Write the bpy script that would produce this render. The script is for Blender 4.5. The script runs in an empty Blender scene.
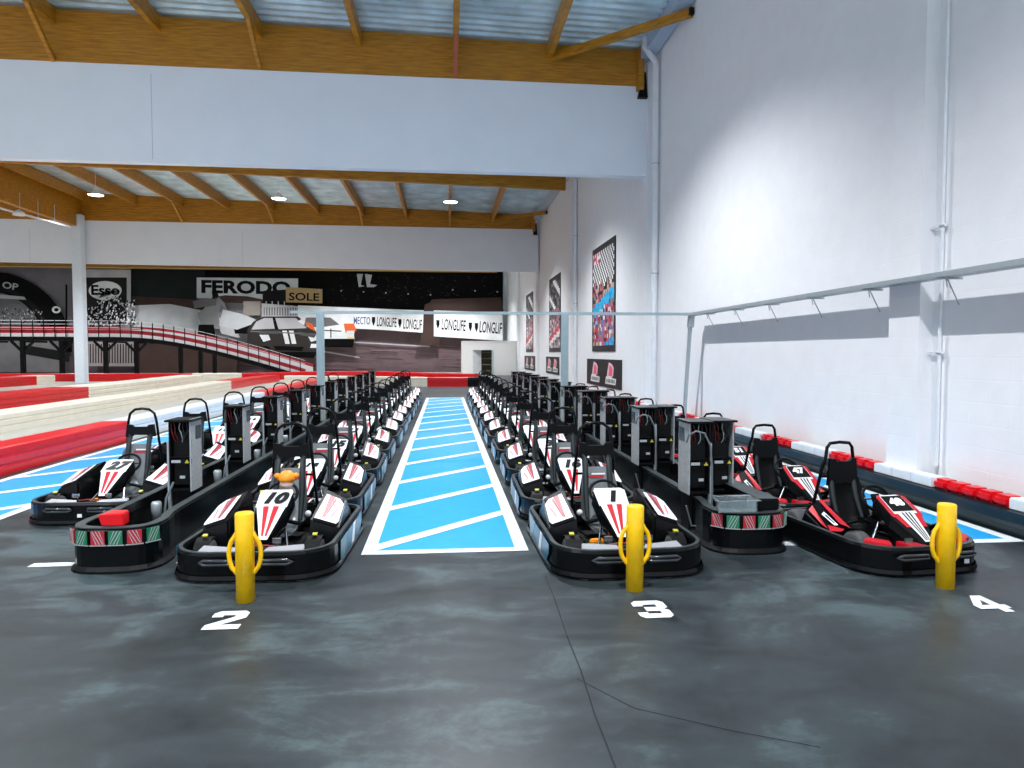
import bpy, bmesh, math, random
from mathutils import Vector, Matrix, Euler
random.seed(7)
PI = math.pi
sc = bpy.context.scene
COL = sc.collection
sc.view_settings.view_transform = 'Standard'
sc.view_settings.look = 'None'
sc.view_settings.gamma = 1
sc.view_settings.use_curve_mapping = False
sc.view_settings.exposure = 0.8

# ------------------------------------------------------------------ camera
F = 710.0
TH = math.atan(67 / F); PH = math.atan(31 / F)
CH = 1.8
cd = bpy.data.cameras.new('camera'); cam = bpy.data.objects.new('camera', cd); COL.objects.link(cam)
cd.sensor_width = 36; cd.lens = 36 * F / 1024; cd.clip_end = 300
cam.location = (0, 0, CH); cam.rotation_euler = (PI / 2 - PH, 0, -TH)
sc.camera = cam
CM = Euler((PI / 2 - PH, 0, -TH)).to_matrix()
def ray(px, py): return CM @ Vector(((px - 512) / F, (384 - py) / F, -1))
def at_y(px, py, Y): d = ray(px, py); t = Y / d.y; return Vector((d.x * t, Y, CH + d.z * t))
def at_x(px, py, X): d = ray(px, py); t = X / d.x; return Vector((X, d.y * t, CH + d.z * t))

# --------------------------------------------------------------- materials
MATS = {}
def mat(name, col, rough=.5, metal=0, emit=0, spec=.5, noise=0, nscale=8, bump=0, bscale=40, coat=0, alpha=None, trans=0):
    if name in MATS: return MATS[name]
    m = bpy.data.materials.new(name); m.use_nodes = True
    nt = m.node_tree; b = nt.nodes['Principled BSDF']
    c = (col[0], col[1], col[2], 1)
    b.inputs['Base Color'].default_value = c
    b.inputs['Roughness'].default_value = rough
    b.inputs['Metallic'].default_value = metal
    b.inputs['Specular IOR Level'].default_value = spec
    b.inputs['Coat Weight'].default_value = coat
    b.inputs['Transmission Weight'].default_value = trans
    if alpha is not None: b.inputs['Alpha'].default_value = alpha
    if emit:
        b.inputs['Emission Color'].default_value = c; b.inputs['Emission Strength'].default_value = emit
    tc = nt.nodes.new('ShaderNodeTexCoord')
    n = nt.nodes.new('ShaderNodeTexNoise'); n.inputs['Scale'].default_value = nscale; n.inputs['Detail'].default_value = 5
    nt.links.new(tc.outputs['Object'], n.inputs['Vector'])
    mr = nt.nodes.new('ShaderNodeMapRange'); mr.inputs['From Min'].default_value = .3; mr.inputs['From Max'].default_value = .7
    k = noise if noise else .04
    mr.inputs['To Min'].default_value = 1 - k; mr.inputs['To Max'].default_value = 1 + k
    nt.links.new(n.outputs['Fac'], mr.inputs['Value'])
    mx = nt.nodes.new('ShaderNodeVectorMath'); mx.operation = 'SCALE'; mx.inputs[0].default_value = col[:3]
    nt.links.new(mr.outputs['Result'], mx.inputs['Scale'])
    nt.links.new(mx.outputs['Vector'], b.inputs['Base Color'])
    if bump:
        n2 = nt.nodes.new('ShaderNodeTexNoise'); n2.inputs['Scale'].default_value = bscale
        nt.links.new(tc.outputs['Object'], n2.inputs['Vector'])
        bp = nt.nodes.new('ShaderNodeBump'); bp.inputs['Strength'].default_value = bump
        nt.links.new(n2.outputs['Fac'], bp.inputs['Height']); nt.links.new(bp.outputs['Normal'], b.inputs['Normal'])
    MATS[name] = m
    return m
BLACK = mat('black_plastic', (.0025, .003, .0035), .25, spec=.2)
BLACKM = mat('black_matt', (.003, .0035, .004), .5, spec=.15)
TRIM = mat('worn_top_lip_highlight', (.035, .045, .048), .4, noise=.3, nscale=14)  # greyish wear on rail tops, also the highlight painted on bumper lips
GREYF = mat('dark_grey_webbing', (.011, .017, .019), .6)
SEAT = mat('seat_shell_grey', (.15, .17, .175), .2, coat=.8)
WHITE = mat('white_decal', (.82, .84, .86), .35)
RED = mat('red_decal', (.50, .004, .014), .4)
TEAL = mat('teal_decal', (.004, .13, .22), .3)
RUB = mat('tyre_rubber', (.06, .06, .062), .7, bump=.2)
RIM = mat('rim_metal', (.5, .52, .53), .3, metal=.9)
CHROME = mat('bright_steel', (.6, .62, .64), .22, metal=1)
YEL = mat('yellow_paint', (.95, .56, .002), .35, noise=.05, nscale=20)
YTAB = mat('yellow_tab', (.45, .42, .03), .4)
ORG = mat('orange_plastic', (.9, .30, .01), .5)
SKIN = mat('cream_cloth', (.75, .52, .42), .8)
GREEN = mat('green_plate', (.006, .16, .075), .4)
REDP = mat('red_plate', (.42, .015, .03), .4)
PLW = mat('plate_stripe', (.42, .44, .44), .4)
CABG = mat('galvanised_panel', (.36, .39, .40), .35, metal=.2, noise=.15, nscale=30)
STEEL = mat('galvanised_steel', (.42, .48, .50), .4, metal=.4)
POSTM = mat('grey_post_paint', (.36, .47, .50), .45)
WALLP = mat('white_pipe', (.74, .77, .80), .4)
BR = mat('barrier_red', (.68, .003, .008), .3, noise=.08)
BW = mat('barrier_white', (.82, .78, .66), .32, noise=.05, nscale=3)
BWC = mat('barrier_white_clean', (.74, .76, .77), .3)
BKT = mat('barrier_dark_teal', (.002, .010, .014), .35, noise=.4, nscale=2, spec=.25)
WOOD = None
def glass():
    m = mat('clear_plastic', (.8, .9, .92), .05, trans=.9); return m
CLEAR = glass()

def tex_floor():
    m = bpy.data.materials.new('sealed_asphalt'); m.use_nodes = True; nt = m.node_tree; b = nt.nodes['Principled BSDF']; L = nt.links
    tc = nt.nodes.new('ShaderNodeTexCoord')
    def noise(sc_, det, vec=None, rough=.6):
        n = nt.nodes.new('ShaderNodeTexNoise'); n.inputs['Scale'].default_value = sc_; n.inputs['Detail'].default_value = det; n.inputs['Roughness'].default_value = rough
        n.inputs['Distortion'].default_value = .6
        L.new(vec or tc.outputs['Object'], n.inputs['Vector']); return n.outputs['Fac']
    mp = nt.nodes.new('ShaderNodeMapping'); mp.inputs['Scale'].default_value = (.8, 1.5, 1); mp.inputs['Rotation'].default_value = (0, 0, .25)
    L.new(tc.outputs['Object'], mp.inputs['Vector'])
    a = noise(.45, 4); c = noise(1.6, 10, mp.outputs['Vector'], .7); d = noise(14, 6)
    mm = nt.nodes.new('ShaderNodeMath'); mm.operation = 'MULTIPLY_ADD'; mm.inputs[1].default_value = .8; L.new(a, mm.inputs[0]); 
    m2 = nt.nodes.new('ShaderNodeMath'); m2.operation = 'MULTIPLY_ADD'; m2.inputs[1].default_value = .75; L.new(c, m2.inputs[0]); 
    m3 = nt.nodes.new('ShaderNodeMath'); m3.operation = 'MULTIPLY'; m3.inputs[1].default_value = .18; L.new(d, m3.inputs[0])
    L.new(m3.outputs[0], m2.inputs[2]); L.new(m2.outputs[0], mm.inputs[2])
    cr = nt.nodes.new('ShaderNodeValToRGB'); L.new(mm.outputs[0], cr.inputs['Fac'])
    e = cr.color_ramp.elements
    e[0].position = .66; e[0].color = (.011, .0145, .016, 1)
    e[1].position = 1.12; e[1].color = (.060, .086, .092, 1)
    x = cr.color_ramp.elements.new(.88); x.color = (.027, .037, .041, 1)
    L.new(cr.outputs['Color'], b.inputs['Base Color'])
    mr = nt.nodes.new('ShaderNodeMapRange'); mr.inputs['From Min'].default_value = .3; mr.inputs['From Max'].default_value = .7; mr.inputs['To Min'].default_value = .32; mr.inputs['To Max'].default_value = .48
    b.inputs['Specular IOR Level'].default_value = .3
    L.new(c, mr.inputs['Value']); L.new(mr.outputs['Result'], b.inputs['Roughness'])
    bp = nt.nodes.new('ShaderNodeBump'); bp.inputs['Strength'].default_value = .06; L.new(d, bp.inputs['Height']); L.new(bp.outputs['Normal'], b.inputs['Normal'])
    return m
FLOOR = tex_floor()
def tex_wall(name='painted_blockwork', col=(.82, .825, .84), strength=.22):
    m = bpy.data.materials.new(name); m.use_nodes = True; nt = m.node_tree; b = nt.nodes['Principled BSDF']; L = nt.links
    tc = nt.nodes.new('ShaderNodeTexCoord')
    sp = nt.nodes.new('ShaderNodeSeparateXYZ'); L.new(tc.outputs['Object'], sp.inputs[0])
    cb = nt.nodes.new('ShaderNodeCombineXYZ'); L.new(sp.outputs['Y'], cb.inputs['X']); L.new(sp.outputs['Z'], cb.inputs['Y'])
    br = nt.nodes.new('ShaderNodeTexBrick'); br.inputs['Scale'].default_value = 1; br.inputs['Brick Width'].default_value = .6; br.inputs['Row Height'].default_value = .25
    br.inputs['Mortar Size'].default_value = .006; br.inputs['Mortar Smooth'].default_value = .6
    L.new(cb.outputs[0], br.inputs['Vector'])
    n = nt.nodes.new('ShaderNodeTexNoise'); n.inputs['Scale'].default_value = 3; n.inputs['Detail'].default_value = 6; L.new(tc.outputs['Object'], n.inputs['Vector'])
    ad = nt.nodes.new('ShaderNodeMath'); ad.operation = 'SUBTRACT'; 
    ml = nt.nodes.new('ShaderNodeMath'); ml.operation = 'MULTIPLY'; L.new(br.outputs['Fac'], ml.inputs[0]); L.new(n.outputs['Fac'], ml.inputs[1])
    L.new(n.outputs['Fac'], ad.inputs[0]); L.new(ml.outputs[0], ad.inputs[1])
    bp = nt.nodes.new('ShaderNodeBump'); bp.inputs['Strength'].default_value = strength; bp.inputs['Distance'].default_value = .03
    L.new(ad.outputs[0], bp.inputs['Height']); L.new(bp.outputs['Normal'], b.inputs['Normal'])
    mr = nt.nodes.new('ShaderNodeMapRange'); mr.inputs['To Min'].default_value = .94; mr.inputs['To Max'].default_value = 1.04; L.new(n.outputs['Fac'], mr.inputs['Value'])
    v = nt.nodes.new('ShaderNodeVectorMath'); v.operation = 'SCALE'; v.inputs[0].default_value = col; L.new(mr.outputs[0], v.inputs['Scale']); L.new(v.outputs[0], b.inputs['Base Color'])
    b.inputs['Roughness'].default_value = .6
    return m
WALL = tex_wall()
PANEL = mat('smooth_wall_panel', (.80, .86, .92), .55, noise=.02, nscale=1)
def tex_wood():
    m = bpy.data.materials.new('glulam_timber'); m.use_nodes = True; nt = m.node_tree; b = nt.nodes['Principled BSDF']; L = nt.links
    tc = nt.nodes.new('ShaderNodeTexCoord'); mp = nt.nodes.new('ShaderNodeMapping'); mp.inputs['Scale'].default_value = (.6, 1.2, 7); L.new(tc.outputs['Object'], mp.inputs['Vector'])
    n = nt.nodes.new('ShaderNodeTexNoise'); n.inputs['Scale'].default_value = 3; n.inputs['Detail'].default_value = 7; L.new(mp.outputs[0], n.inputs['Vector'])
    cr = nt.nodes.new('ShaderNodeValToRGB'); L.new(n.outputs['Fac'], cr.inputs['Fac'])
    e = cr.color_ramp.elements; e[0].position = .3; e[0].color = (.30, .115, .002, 1); e[1].position = .72; e[1].color = (.56, .25, .010, 1)
    L.new(cr.outputs['Color'], b.inputs['Base Color']); b.inputs['Roughness'].default_value = .5
    return m
WOOD = tex_wood()
DECK = mat('zinc_roof_deck', (.58, .76, .84), .3, metal=.45, noise=.25, nscale=1.2)
FBLUE = mat('floor_paint_blue', (.005, .33, .72), .38, noise=.06, nscale=5)
FWHITE = mat('floor_paint_white', (.80, .83, .84), .4, noise=.05, nscale=6)

# ------------------------------------------------------------- mesh builder
_txt = {}
def text_mesh(s, size=1, shear=0, bold=0, align='CENTER', space=1):
    k = (s, size, shear, bold, align, space)
    if k in _txt: return _txt[k]
    c = bpy.data.curves.new('t', 'FONT'); c.body = s; c.size = size; c.shear = shear; c.offset = bold
    c.align_x = align; c.align_y = 'CENTER'; c.space_character = space; c.resolution_u = 3
    o = bpy.data.objects.new('t', c); COL.objects.link(o)
    dg = bpy.context.evaluated_depsgraph_get(); me = bpy.data.meshes.new_from_object(o.evaluated_get(dg))
    vs = [v.co.copy() for v in me.vertices]; fs = [list(p.vertices) for p in me.polygons]
    bpy.data.objects.remove(o); bpy.data.curves.remove(c); bpy.data.meshes.remove(me)
    _txt[k] = (vs, fs); return vs, fs
class MB:
    def __init__(s): s.v = []; s.f = []; s.m = []; s.sm = []; s.mats = []
    def mi(s, m):
        if m not in s.mats: s.mats.append(m)
        return s.mats.index(m)
    def add(s, vs, fs, m, smooth=False, M=None):
        o = len(s.v)
        s.v += [(M @ Vector(v)) if M else Vector(v) for v in vs]
        i = s.mi(m)
        for f in fs: s.f.append([a + o for a in f]); s.m.append(i); s.sm.append(smooth)
        return s
    def hexa(s, p, m, bevel=0):       # p: 4 bottom (ccw) + 4 top
        fs = [(3, 2, 1, 0), (4, 5, 6, 7), (0, 1, 5, 4), (1, 2, 6, 5), (2, 3, 7, 6), (3, 0, 4, 7)]
        if not bevel: return s.add(p, fs, m)
        bm = bmesh.new(); vs = [bm.verts.new(q) for q in p]
        for f in fs: bm.faces.new([vs[a] for a in f])
        bmesh.ops.bevel(bm, geom=bm.edges[:], offset=bevel, segments=2, affect='EDGES', clamp_overlap=True)
        bm.verts.index_update()
        V = [v.co.copy() for v in bm.verts]; Fc = [[v.index for v in f.verts] for f in bm.faces]; bm.free()
        return s.add(V, Fc, m)
    def box(s, c, d, m, rot=None, bevel=0):
        c = Vector(c); R = (rot if isinstance(rot, Matrix) else Euler(rot).to_matrix()) if rot is not None else Matrix.Identity(3)
        p = [c + R @ Vector((x * d[0] / 2, y * d[1] / 2, z * d[2] / 2)) for z in (-1, 1) for x, y in ((-1, -1), (1, -1), (1, 1), (-1, 1))]
        return s.hexa(p, m, bevel)
    def bar(s, a, b, w, h, m, up=(0, 0, 1), bevel=0):
        a = Vector(a); b = Vector(b); d = (b - a); L = d.length; d.normalize(); u = Vector(up); r = d.cross(u)
        if r.length < 1e-3: r = d.cross(Vector((1, 0, 0)))
        r.normalize(); u = r.cross(d)
        return s.box((a + b) / 2, (w, L, h), m, Matrix((r, d, u)).transposed(), bevel)
    def tube(s, pts, r, m, seg=8, closed=False):
        P = [Vector(p) for p in pts]; n = len(P); rings = []; nrm = None
        for i in range(n):
            if closed: t = P[(i + 1) % n] - P[i - 1]
            else: t = P[min(i + 1, n - 1)] - P[max(i - 1, 0)]
            t.normalize()
            if nrm is None:
                a = Vector((0, 0, 1)) if abs(t.z) < .9 else Vector((1, 0, 0)); nrm = (a - t * a.dot(t)).normalized()
            else: nrm = (nrm - t * nrm.dot(t)).normalized()
            bn = t.cross(nrm); rr = r[i] if isinstance(r, (list, tuple)) else r
            rings.append([P[i] + (nrm * math.cos(2 * PI * k / seg) + bn * math.sin(2 * PI * k / seg)) * rr for k in range(seg)])
        vs = [v for q in rings for v in q]; fs = []
        for i in range(n if closed else n - 1):
            j = (i + 1) % n
            for k in range(seg): fs.append((i * seg + k, i * seg + (k + 1) % seg, j * seg + (k + 1) % seg, j * seg + k))
        s.add(vs, fs, m, True)
        if not closed:
            s.add(rings[0], [tuple(range(seg))[::-1]], m); s.add(rings[-1], [tuple(range(seg))], m)
        return s
    def lathe(s, prof, m, seg=20, M=None, smooth=True):   # prof (r,z)
        vs = []; fs = []
        for r, z in prof:
            for k in range(seg): vs.append((r * math.cos(2 * PI * k / seg), r * math.sin(2 * PI * k / seg), z))
        for i in range(len(prof) - 1):
            for k in range(seg): fs.append((i * seg + k, i * seg + (k + 1) % seg, (i + 1) * seg + (k + 1) % seg, (i + 1) * seg + k))
        return s.add(vs, fs, m, smooth, M)
    def disc(s, c, r, m, M=None, seg=20):
        return s.add([Vector(c) + Vector((r * math.cos(2 * PI * k / seg), r * math.sin(2 * PI * k / seg), 0)) for k in range(seg)], [tuple(range(seg))], m, False, M)
    def sweep(s, path, prof, m, closed=False, smooth=False):   # path 2d xy, prof closed list of (offset to the left, z)
        P = [Vector((p[0], p[1], 0)) for p in path]; n = len(P); k = len(prof); vs = []
        zoff = [p[2] if len(p) > 2 else 0 for p in path]
        for i in range(n):
            a = P[i] - P[i - 1] if (closed or i > 0) else P[1] - P[0]
            b = P[(i + 1) % n] - P[i] if (closed or i < n - 1) else a
            if i == 0 and not closed: a = b
            a = a.normalized(); b = b.normalized()
            na = Vector((-a.y, a.x, 0)); nb = Vector((-b.y, b.x, 0)); nn = (na + nb)
            nn.normalize(); sc_ = 1 / max(.4, nn.dot(na))
            for o, z in prof: q = P[i] + nn * o * sc_; vs.append((q.x, q.y, z + zoff[i]))
        fs = []
        for i in range(n if closed else n - 1):
            j = (i + 1) % n
            for q in range(k): fs.append((i * k + q, j * k + q, j * k + (q + 1) % k, i * k + (q + 1) % k))
        if not closed: fs += [tuple(range(k)), tuple(range((n - 1) * k, n * k))[::-1]]
        return s.add(vs, fs, m, smooth)
    def prism(s, poly, t, m, M):       # poly 2d, thickness t
        n = len(poly); vs = [(p[0], p[1], 0) for p in poly] + [(p[0], p[1], t) for p in poly]
        fs = [tuple(range(n))[::-1], tuple(range(n, 2 * n))] + [(i, (i + 1) % n, n + (i + 1) % n, n + i) for i in range(n)]
        return s.add(vs, fs, m, False, M)
    def text(s, t, M, m, size=1, **k):
        vs, fs = text_mesh(t, size, **k); return s.add(vs, fs, m, False, M)
    def mesh(s, name):
        me = bpy.data.meshes.new(name); me.from_pydata([tuple(v) for v in s.v], [], s.f)
        for m in s.mats: me.materials.append(m)
        me.polygons.foreach_set('material_index', s.m); me.polygons.foreach_set('use_smooth', s.sm)
        me.update(); return me
    def build(s, name, parent=None, label=None, cat=None, group=None, kind=None, recalc=True):
        me = s.mesh(name)
        if recalc:
            bm = bmesh.new(); bm.from_mesh(me); bmesh.ops.recalc_face_normals(bm, faces=bm.faces[:]); bm.to_mesh(me); bm.free()
        o = bpy.data.objects.new(name, me); COL.objects.link(o)
        if parent: o.parent = parent
        return tag(o, label, cat, group, kind)
def tag(o, label=None, cat=None, group=None, kind=None):
    if label: o['label'] = label
    if cat: o['category'] = cat
    if group: o['group'] = group
    if kind: o['kind'] = kind
    return o
def empty(name, loc, label, cat, group=None, rz=0):
    o = bpy.data.objects.new(name, None); COL.objects.link(o); o.location = loc; o.rotation_euler = (0, 0, rz); o.empty_display_size = .1
    return tag(o, label, cat, group)
def copy_tree(o, parent=None):
    kids = [c for c in COL.objects if c.parent == o]
    c = o.copy(); COL.objects.link(c); c.parent = parent
    for k in kids: copy_tree(k, c)
    return c
def frame(origin, x, y):             # matrix whose local xy plane is spanned by x,y
    x = Vector(x).normalized(); z = x.cross(Vector(y)).normalized(); y = z.cross(x)
    M = Matrix((x, y, z)).transposed().to_4x4(); M.translation = Vector(origin); return M
def arc(cx, cy, r, a0, a1, n): return [(cx + r * math.cos(math.radians(a0 + (a1 - a0) * i / n)), cy + r * math.sin(math.radians(a0 + (a1 - a0) * i / n))) for i in range(n + 1)]
def rrect(x0, y0, x1, y1, rf, rr, n=6):   # rf at low y (front), rr at high y
    return arc(x1 - rf, y0 + rf, rf, -90, 0, n) + arc(x1 - rr, y1 - rr, rr, 0, 90, n) + arc(x0 + rr, y1 - rr, rr, 90, 180, n) + arc(x0 + rf, y0 + rf, rf, 180, 270, n)

# ================================================================= SETTING
WX = 5.9; LX = -44.0; YB = 68.0; Y0 = -5.0
def roofz(x): return 10.36 + .030 * (5.4 - x)
b = MB(); b.box(((WX + LX) / 2, (YB + Y0) / 2, -.05), (WX - LX, YB - Y0, .1), FLOOR); b.build('floor', kind='structure')
b = MB(); b.box((WX + .15, (YB + Y0) / 2, 5.6), (.3, YB - Y0, 11.2), WALL); b.build('wall_right', kind='structure')
b = MB(); b.box(((WX + LX) / 2, YB + .15, 6), (WX - LX, .3, 12), PANEL); b.build('wall_back', kind='structure')
b = MB(); b.box((LX - .15, (YB + Y0) / 2, 6), (.3, YB - Y0, 12), PANEL); b.build('wall_left', kind='structure')
# corrugated roof deck: ribs run along x
b = MB(); prof = []; y = Y0; 
while y < YB:
    prof += [(y, .0), (y + .13, .0), (y + .17, .07), (y + .30, .07)]; y += .34
vs = []; 
for yy, zz in prof:
    vs += [(WX - .1, yy, roofz(WX) + zz), (LX, yy, roofz(LX) + zz)]
b.add(vs, [(2 * i, 2 * i + 1, 2 * i + 3, 2 * i + 2) for i in range(len(prof) - 1)], DECK)
b.build('ceiling', kind='structure')
# hanging wall bands below the beams
for k, Y in enumerate((20.0, 44.0)):
    x0 = LX; b = MB(); zb, zt = (6.92, 9.27) if k == 0 else (6.95, 9.05)
    q = ((6.83, 9.34, 7.05, 9.68), (6.83, 9.45, 7.25, 9.62))[k]
    b.hexa([(x0, Y + .03, q[2]), (5.78, Y + .03, q[0]), (5.78, Y + .33, q[0]), (x0, Y + .33, q[2]), (x0, Y + .03, q[3]), (5.78, Y + .03, q[1]), (5.78, Y + .33, q[1]), (x0, Y + .33, q[3])], PANEL)
    seam = mat('panel_seam', (.45, .48, .53), .6)
    for sx in ([-7.75, -13.5, -20] if k == 0 else [-12, -24, -36]): b.box((sx, Y + .028, (zb + zt) / 2), (.012, .006, zt - zb - .1), seam)
    b.build('wall_middle' if k == 0 else 'wall_far_band', kind='structure')
# glulam beams
def beam(Y, zb, th=.2, xr=5.45, xl=None, zl=None):
    xl = xl or LX; b = MB(); zl = zl or zb
    b.hexa([(xl, Y, zl), (xr, Y, zb), (xr, Y + th, zb), (xl, Y + th, zl), (xl, Y, roofz(xl) - .03), (xr, Y, roofz(xr) - .03), (xr, Y + th, roofz(xr) - .03), (xl, Y + th, roofz(xl) - .03)], WOOD)
    return b
BEAMS = [(8.0, 9.3, 'first near'), (20.0, 9.34, 'above the nearer white wall band'), (32.0, 9.15, 'middle'), (44.0, 9.45, 'above the far white wall band'), (56.0, 9.6, 'behind'), (67.6, 9.5, 'mural')]
beam_lab = {20.0: 'large varnished timber roof beam resting above the nearer white wall band', 32.0: 'timber roof beam seen in the gap just under the nearer white wall band',
            44.0: 'timber roof beam lying directly on top of the far white wall band'}
for Y, zb, _ in BEAMS[1:4]:
    b = beam(Y, zb, zl={20.0: 9.68, 44.0: 9.62, 32.0: 10.5}.get(Y)); b.build('roof_beam', None, beam_lab[Y], 'beam')
b = beam(66.9, 9.35, .25, 4.9)
t_ = mat('pale_edge', (.6, .45, .2), .5); b.box(((4.9 + LX) / 2, 66.86, 9.42), (4.9 - LX, .05, .08), t_)
b.build('roof_beam', None, 'narrow brown timber beam with pale lower edge running along the top of the racing mural', 'beam')
# end blocks and steel shoes at right end of the near beam
for Y, zb, w in ((20.0, 9.34, 'nearer'), (44.0, 9.45, 'far')):
    b = MB(); b.box((5.5, Y - .05, (zb + 10.4) / 2 - .1), (.16, .34, 10.5 - zb), WOOD)
    b.hexa([(5.45, Y - .12, zb - .35), (5.72, Y - .12, zb - .35), (5.72, Y + .1, zb - .35), (5.45, Y + .1, zb - .35), (5.58, Y - .12, zb + .35), (5.66, Y - .12, zb + .35), (5.66, Y + .1, zb + .35), (5.58, Y + .1, zb + .35)], BLACKM)
    b.build('beam_bracket', None, 'timber end block with black steel shoe, right end of %s white wall band' % w, 'bracket')
# primary beam running away at far left, with column
cx = at_y(78, 300, 43.6).x
b = MB(); b.hexa([(cx - .15, 20.2, 9.1), (cx + .15, 20.2, 9.1), (cx + .15, 44, 9.1), (cx - .15, 44, 9.1)] + [(x, y, roofz(cx) - .05) for x, y in ((cx - .15, 20.2), (cx + .15, 20.2), (cx + .15, 44), (cx - .15, 44))], WOOD)
b.build('roof_beam', None, 'deep timber girder running lengthwise to the white column at far left', 'beam')
b = MB(); b.box((cx + .1, 43.6, 4.9), (.55, .5, 9.8), mat('column_paint', (.74, .83, .9), .5), bevel=.03); b.build('column', None, 'tall white square column standing among the red and white track barriers at left', 'column')
# purlins
def purlin(x, ya, yb, d=.42):
    b = MB(); z = roofz(x) - .02; b.box((x, (ya + yb) / 2, z - d / 2), (.14, yb - ya, d), WOOD); return b
PX = [.32 + 2.62 * k for k in range(1, -14, -1)]
def ordinal(n): return ['first', 'second', 'third', 'fourth', 'fifth', 'sixth', 'seventh', 'eighth', 'ninth', 'tenth', 'eleventh', 'twelfth', 'thirteenth', 'fourteenth', 'fifteenth'][n]
for i, x in enumerate(PX[:7]):
    o = purlin(x, 8.1, 20.0).build('purlin', None, 'timber purlin under the near roof deck, %s from the right wall' % ordinal(i), 'purlin', 'purlins of the near bay')
for i, x in enumerate(PX[:13]):
    if abs(x - cx) < .3: continue
    purlin(x, 32.2, 44.0, .55).build('purlin', None, 'timber purlin in the roof gap between the two wall bands, %s from the right wall' % ordinal(i), 'purlin', 'purlins of the far bay')
for i, k in enumerate((0, -2, -4)):
    x = .32 + 2.62 * k
    b = MB(); b.bar((x, 19.98, 9.45), (x, 18.45, roofz(x) - .12), .1, .12, mat('red_brown_strut', (.42, .10, .05), .5) if k == 0 else WOOD)
    b.build('knee_brace', None, ['reddish vertical-looking knee brace nearest the right wall under the near roof deck', 'timber knee brace in the middle of the near beam', 'timber knee brace at the left end of the near beam'][i], 'brace')
for i, k in enumerate((0, -2, -4, -6)):
    x = .32 + 2.62 * k
    b = MB(); b.bar((x, 43.98, 9.55), (x, 42.3, roofz(x) - .5), .12, .14, WOOD)
    b.build('knee_brace', None, 'slim timber knee brace on the far beam, %s from the right wall' % ordinal(i), 'brace', 'far knee braces')
for Y, w in ((20.0, 'near'), (32.0, 'middle'), (44.0, 'far')):
    b = MB(); b.bar((3.0, Y - .05, 10.02), (5.84, Y - 3.3, 9.85), .12, .2, WOOD)
    b.box((5.82, Y - 3.35, 9.85), (.1, .12, .16), BLACKM)
    b.build('corner_brace', None, 'diagonal timber corner brace running from the %s beam to the right wall' % w, 'brace')
b = MB(); b.box((5.66, 31, 10.2), (.36, 74, .36), mat('edge_flashing', (.42, .50, .60), .5)); b.build('trim_1', kind='structure')
# pilasters with pipes on the right wall
for i, Y in enumerate((8.43, 20.25, 32.3, 44.6, 56.3)):
    b = MB(); b.box((WX - .08, Y, 5.05), (.18, .60, 10.1), WALL); b.build('trim_%d' % (i + 2), kind='structure')
DP = []
def pipe_run(name, pts, r, label, brackets):
    e = empty(name, (pts[0][0], pts[0][1], 0), label, 'pipe'); b = MB()
    o = Vector((pts[0][0], pts[0][1], 0)); b.tube([Vector(p) - o for p in pts], r, WALLP, 12); b.build('pipe', e)
    for z in brackets:
        b = MB(); b.tube([(math.cos(a) * (r + .012), math.sin(a) * (r + .012), z) for a in [k * PI / 6 for k in range(12)]], .012, STEEL, 6, True)
        b.bar((-.35, .0, z), (.12, .0, z), .02, .03, STEEL) if False else b.bar((0, -.05, z), (0, .42, z), .025, .03, WALLP)
        b.build('pipe_clamp', e)
pipe_run('downpipe', [(5.85, 7.93, .45), (5.85, 7.93, 10.0)], .022, 'white vertical downpipe clamped beside the nearest pilaster on the right wall', (2.6 - .8, 3.3, 6.2))
pipe_run('downpipe', [(5.78, 19.3, .3), (5.78, 19.3, 9.6), (5.76, 19.3, 9.75), (5.45, 19.25, 10.1), (5.45, 19.25, 10.45)], .085, 'white cranked downpipe in the corner where the nearer white wall band meets the wall', (4, 7))
pipe_run('downpipe', [(5.80, 31.4, .3), (5.80, 31.4, 9.4), (5.5, 31.35, 9.8), (5.5, 31.35, 10.4)], .08, 'white cranked downpipe between the nearest and second tall posters', (4, 7))

# back right utility room
P0 = at_y(462, 342, 57); P1 = at_y(520, 342, 57)
zr = P0.z; x0, x1 = P0.x, 5.75
d0 = at_y(472, 350, 57); d1 = at_y(492, 350, 57)
e = empty('storage_room', (x0, 57, 0), 'low white boxed-in room with an open doorway in the far right corner', 'room')
OFF = Vector((x0, 57, 0))
RW = mat('room_panel', (.72, .72, .70), .6)
b = MB()
for xa, xb in ((x0, d0.x), (d1.x, x1)): b.box(((xa + xb) / 2 - x0, .05, zr / 2), (xb - xa, .1, zr), RW)
b.box(((d0.x + d1.x) / 2 - x0, .05, (zr + d0.z) / 2), (d1.x - d0.x, .1, zr - d0.z), RW)
b.box((.05, 1.7, zr / 2), (.1, 3.2, zr), RW); b.box(((x1 - x0) / 2, 1.7, zr + .04), (x1 - x0, 3.5, .08), RW)
b.build('wall_panel', e)
b = MB(); b.bar((d0.x - x0 + .03, -.03, 0), (d0.x - x0 + .03, -.03, d0.z), .1, .06, WHITE); b.bar((d1.x - x0 + .05, -.03, 0), (d1.x - x0 + .05, -.03, d0.z), .2, .06, POSTM); b.build('door_frame', e)
b = MB(); bk = mat('shelf_dark', (.05, .05, .03), .6)
b.box(((d0.x + d1.x) / 2 - x0, 1.2, 1.1), (d1.x - d0.x, .05, 2.2), bk)
b.build('shelf_back', e)
for k in range(4):
    b = MB(); b.box(((d0.x + d1.x) / 2 - x0 + .2, .95, .35 + .5 * k), (1.1, .45, .04), mat('shelf_wood', (.25, .2, .1), .6)); sh = b.build('shelf', e)
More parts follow.
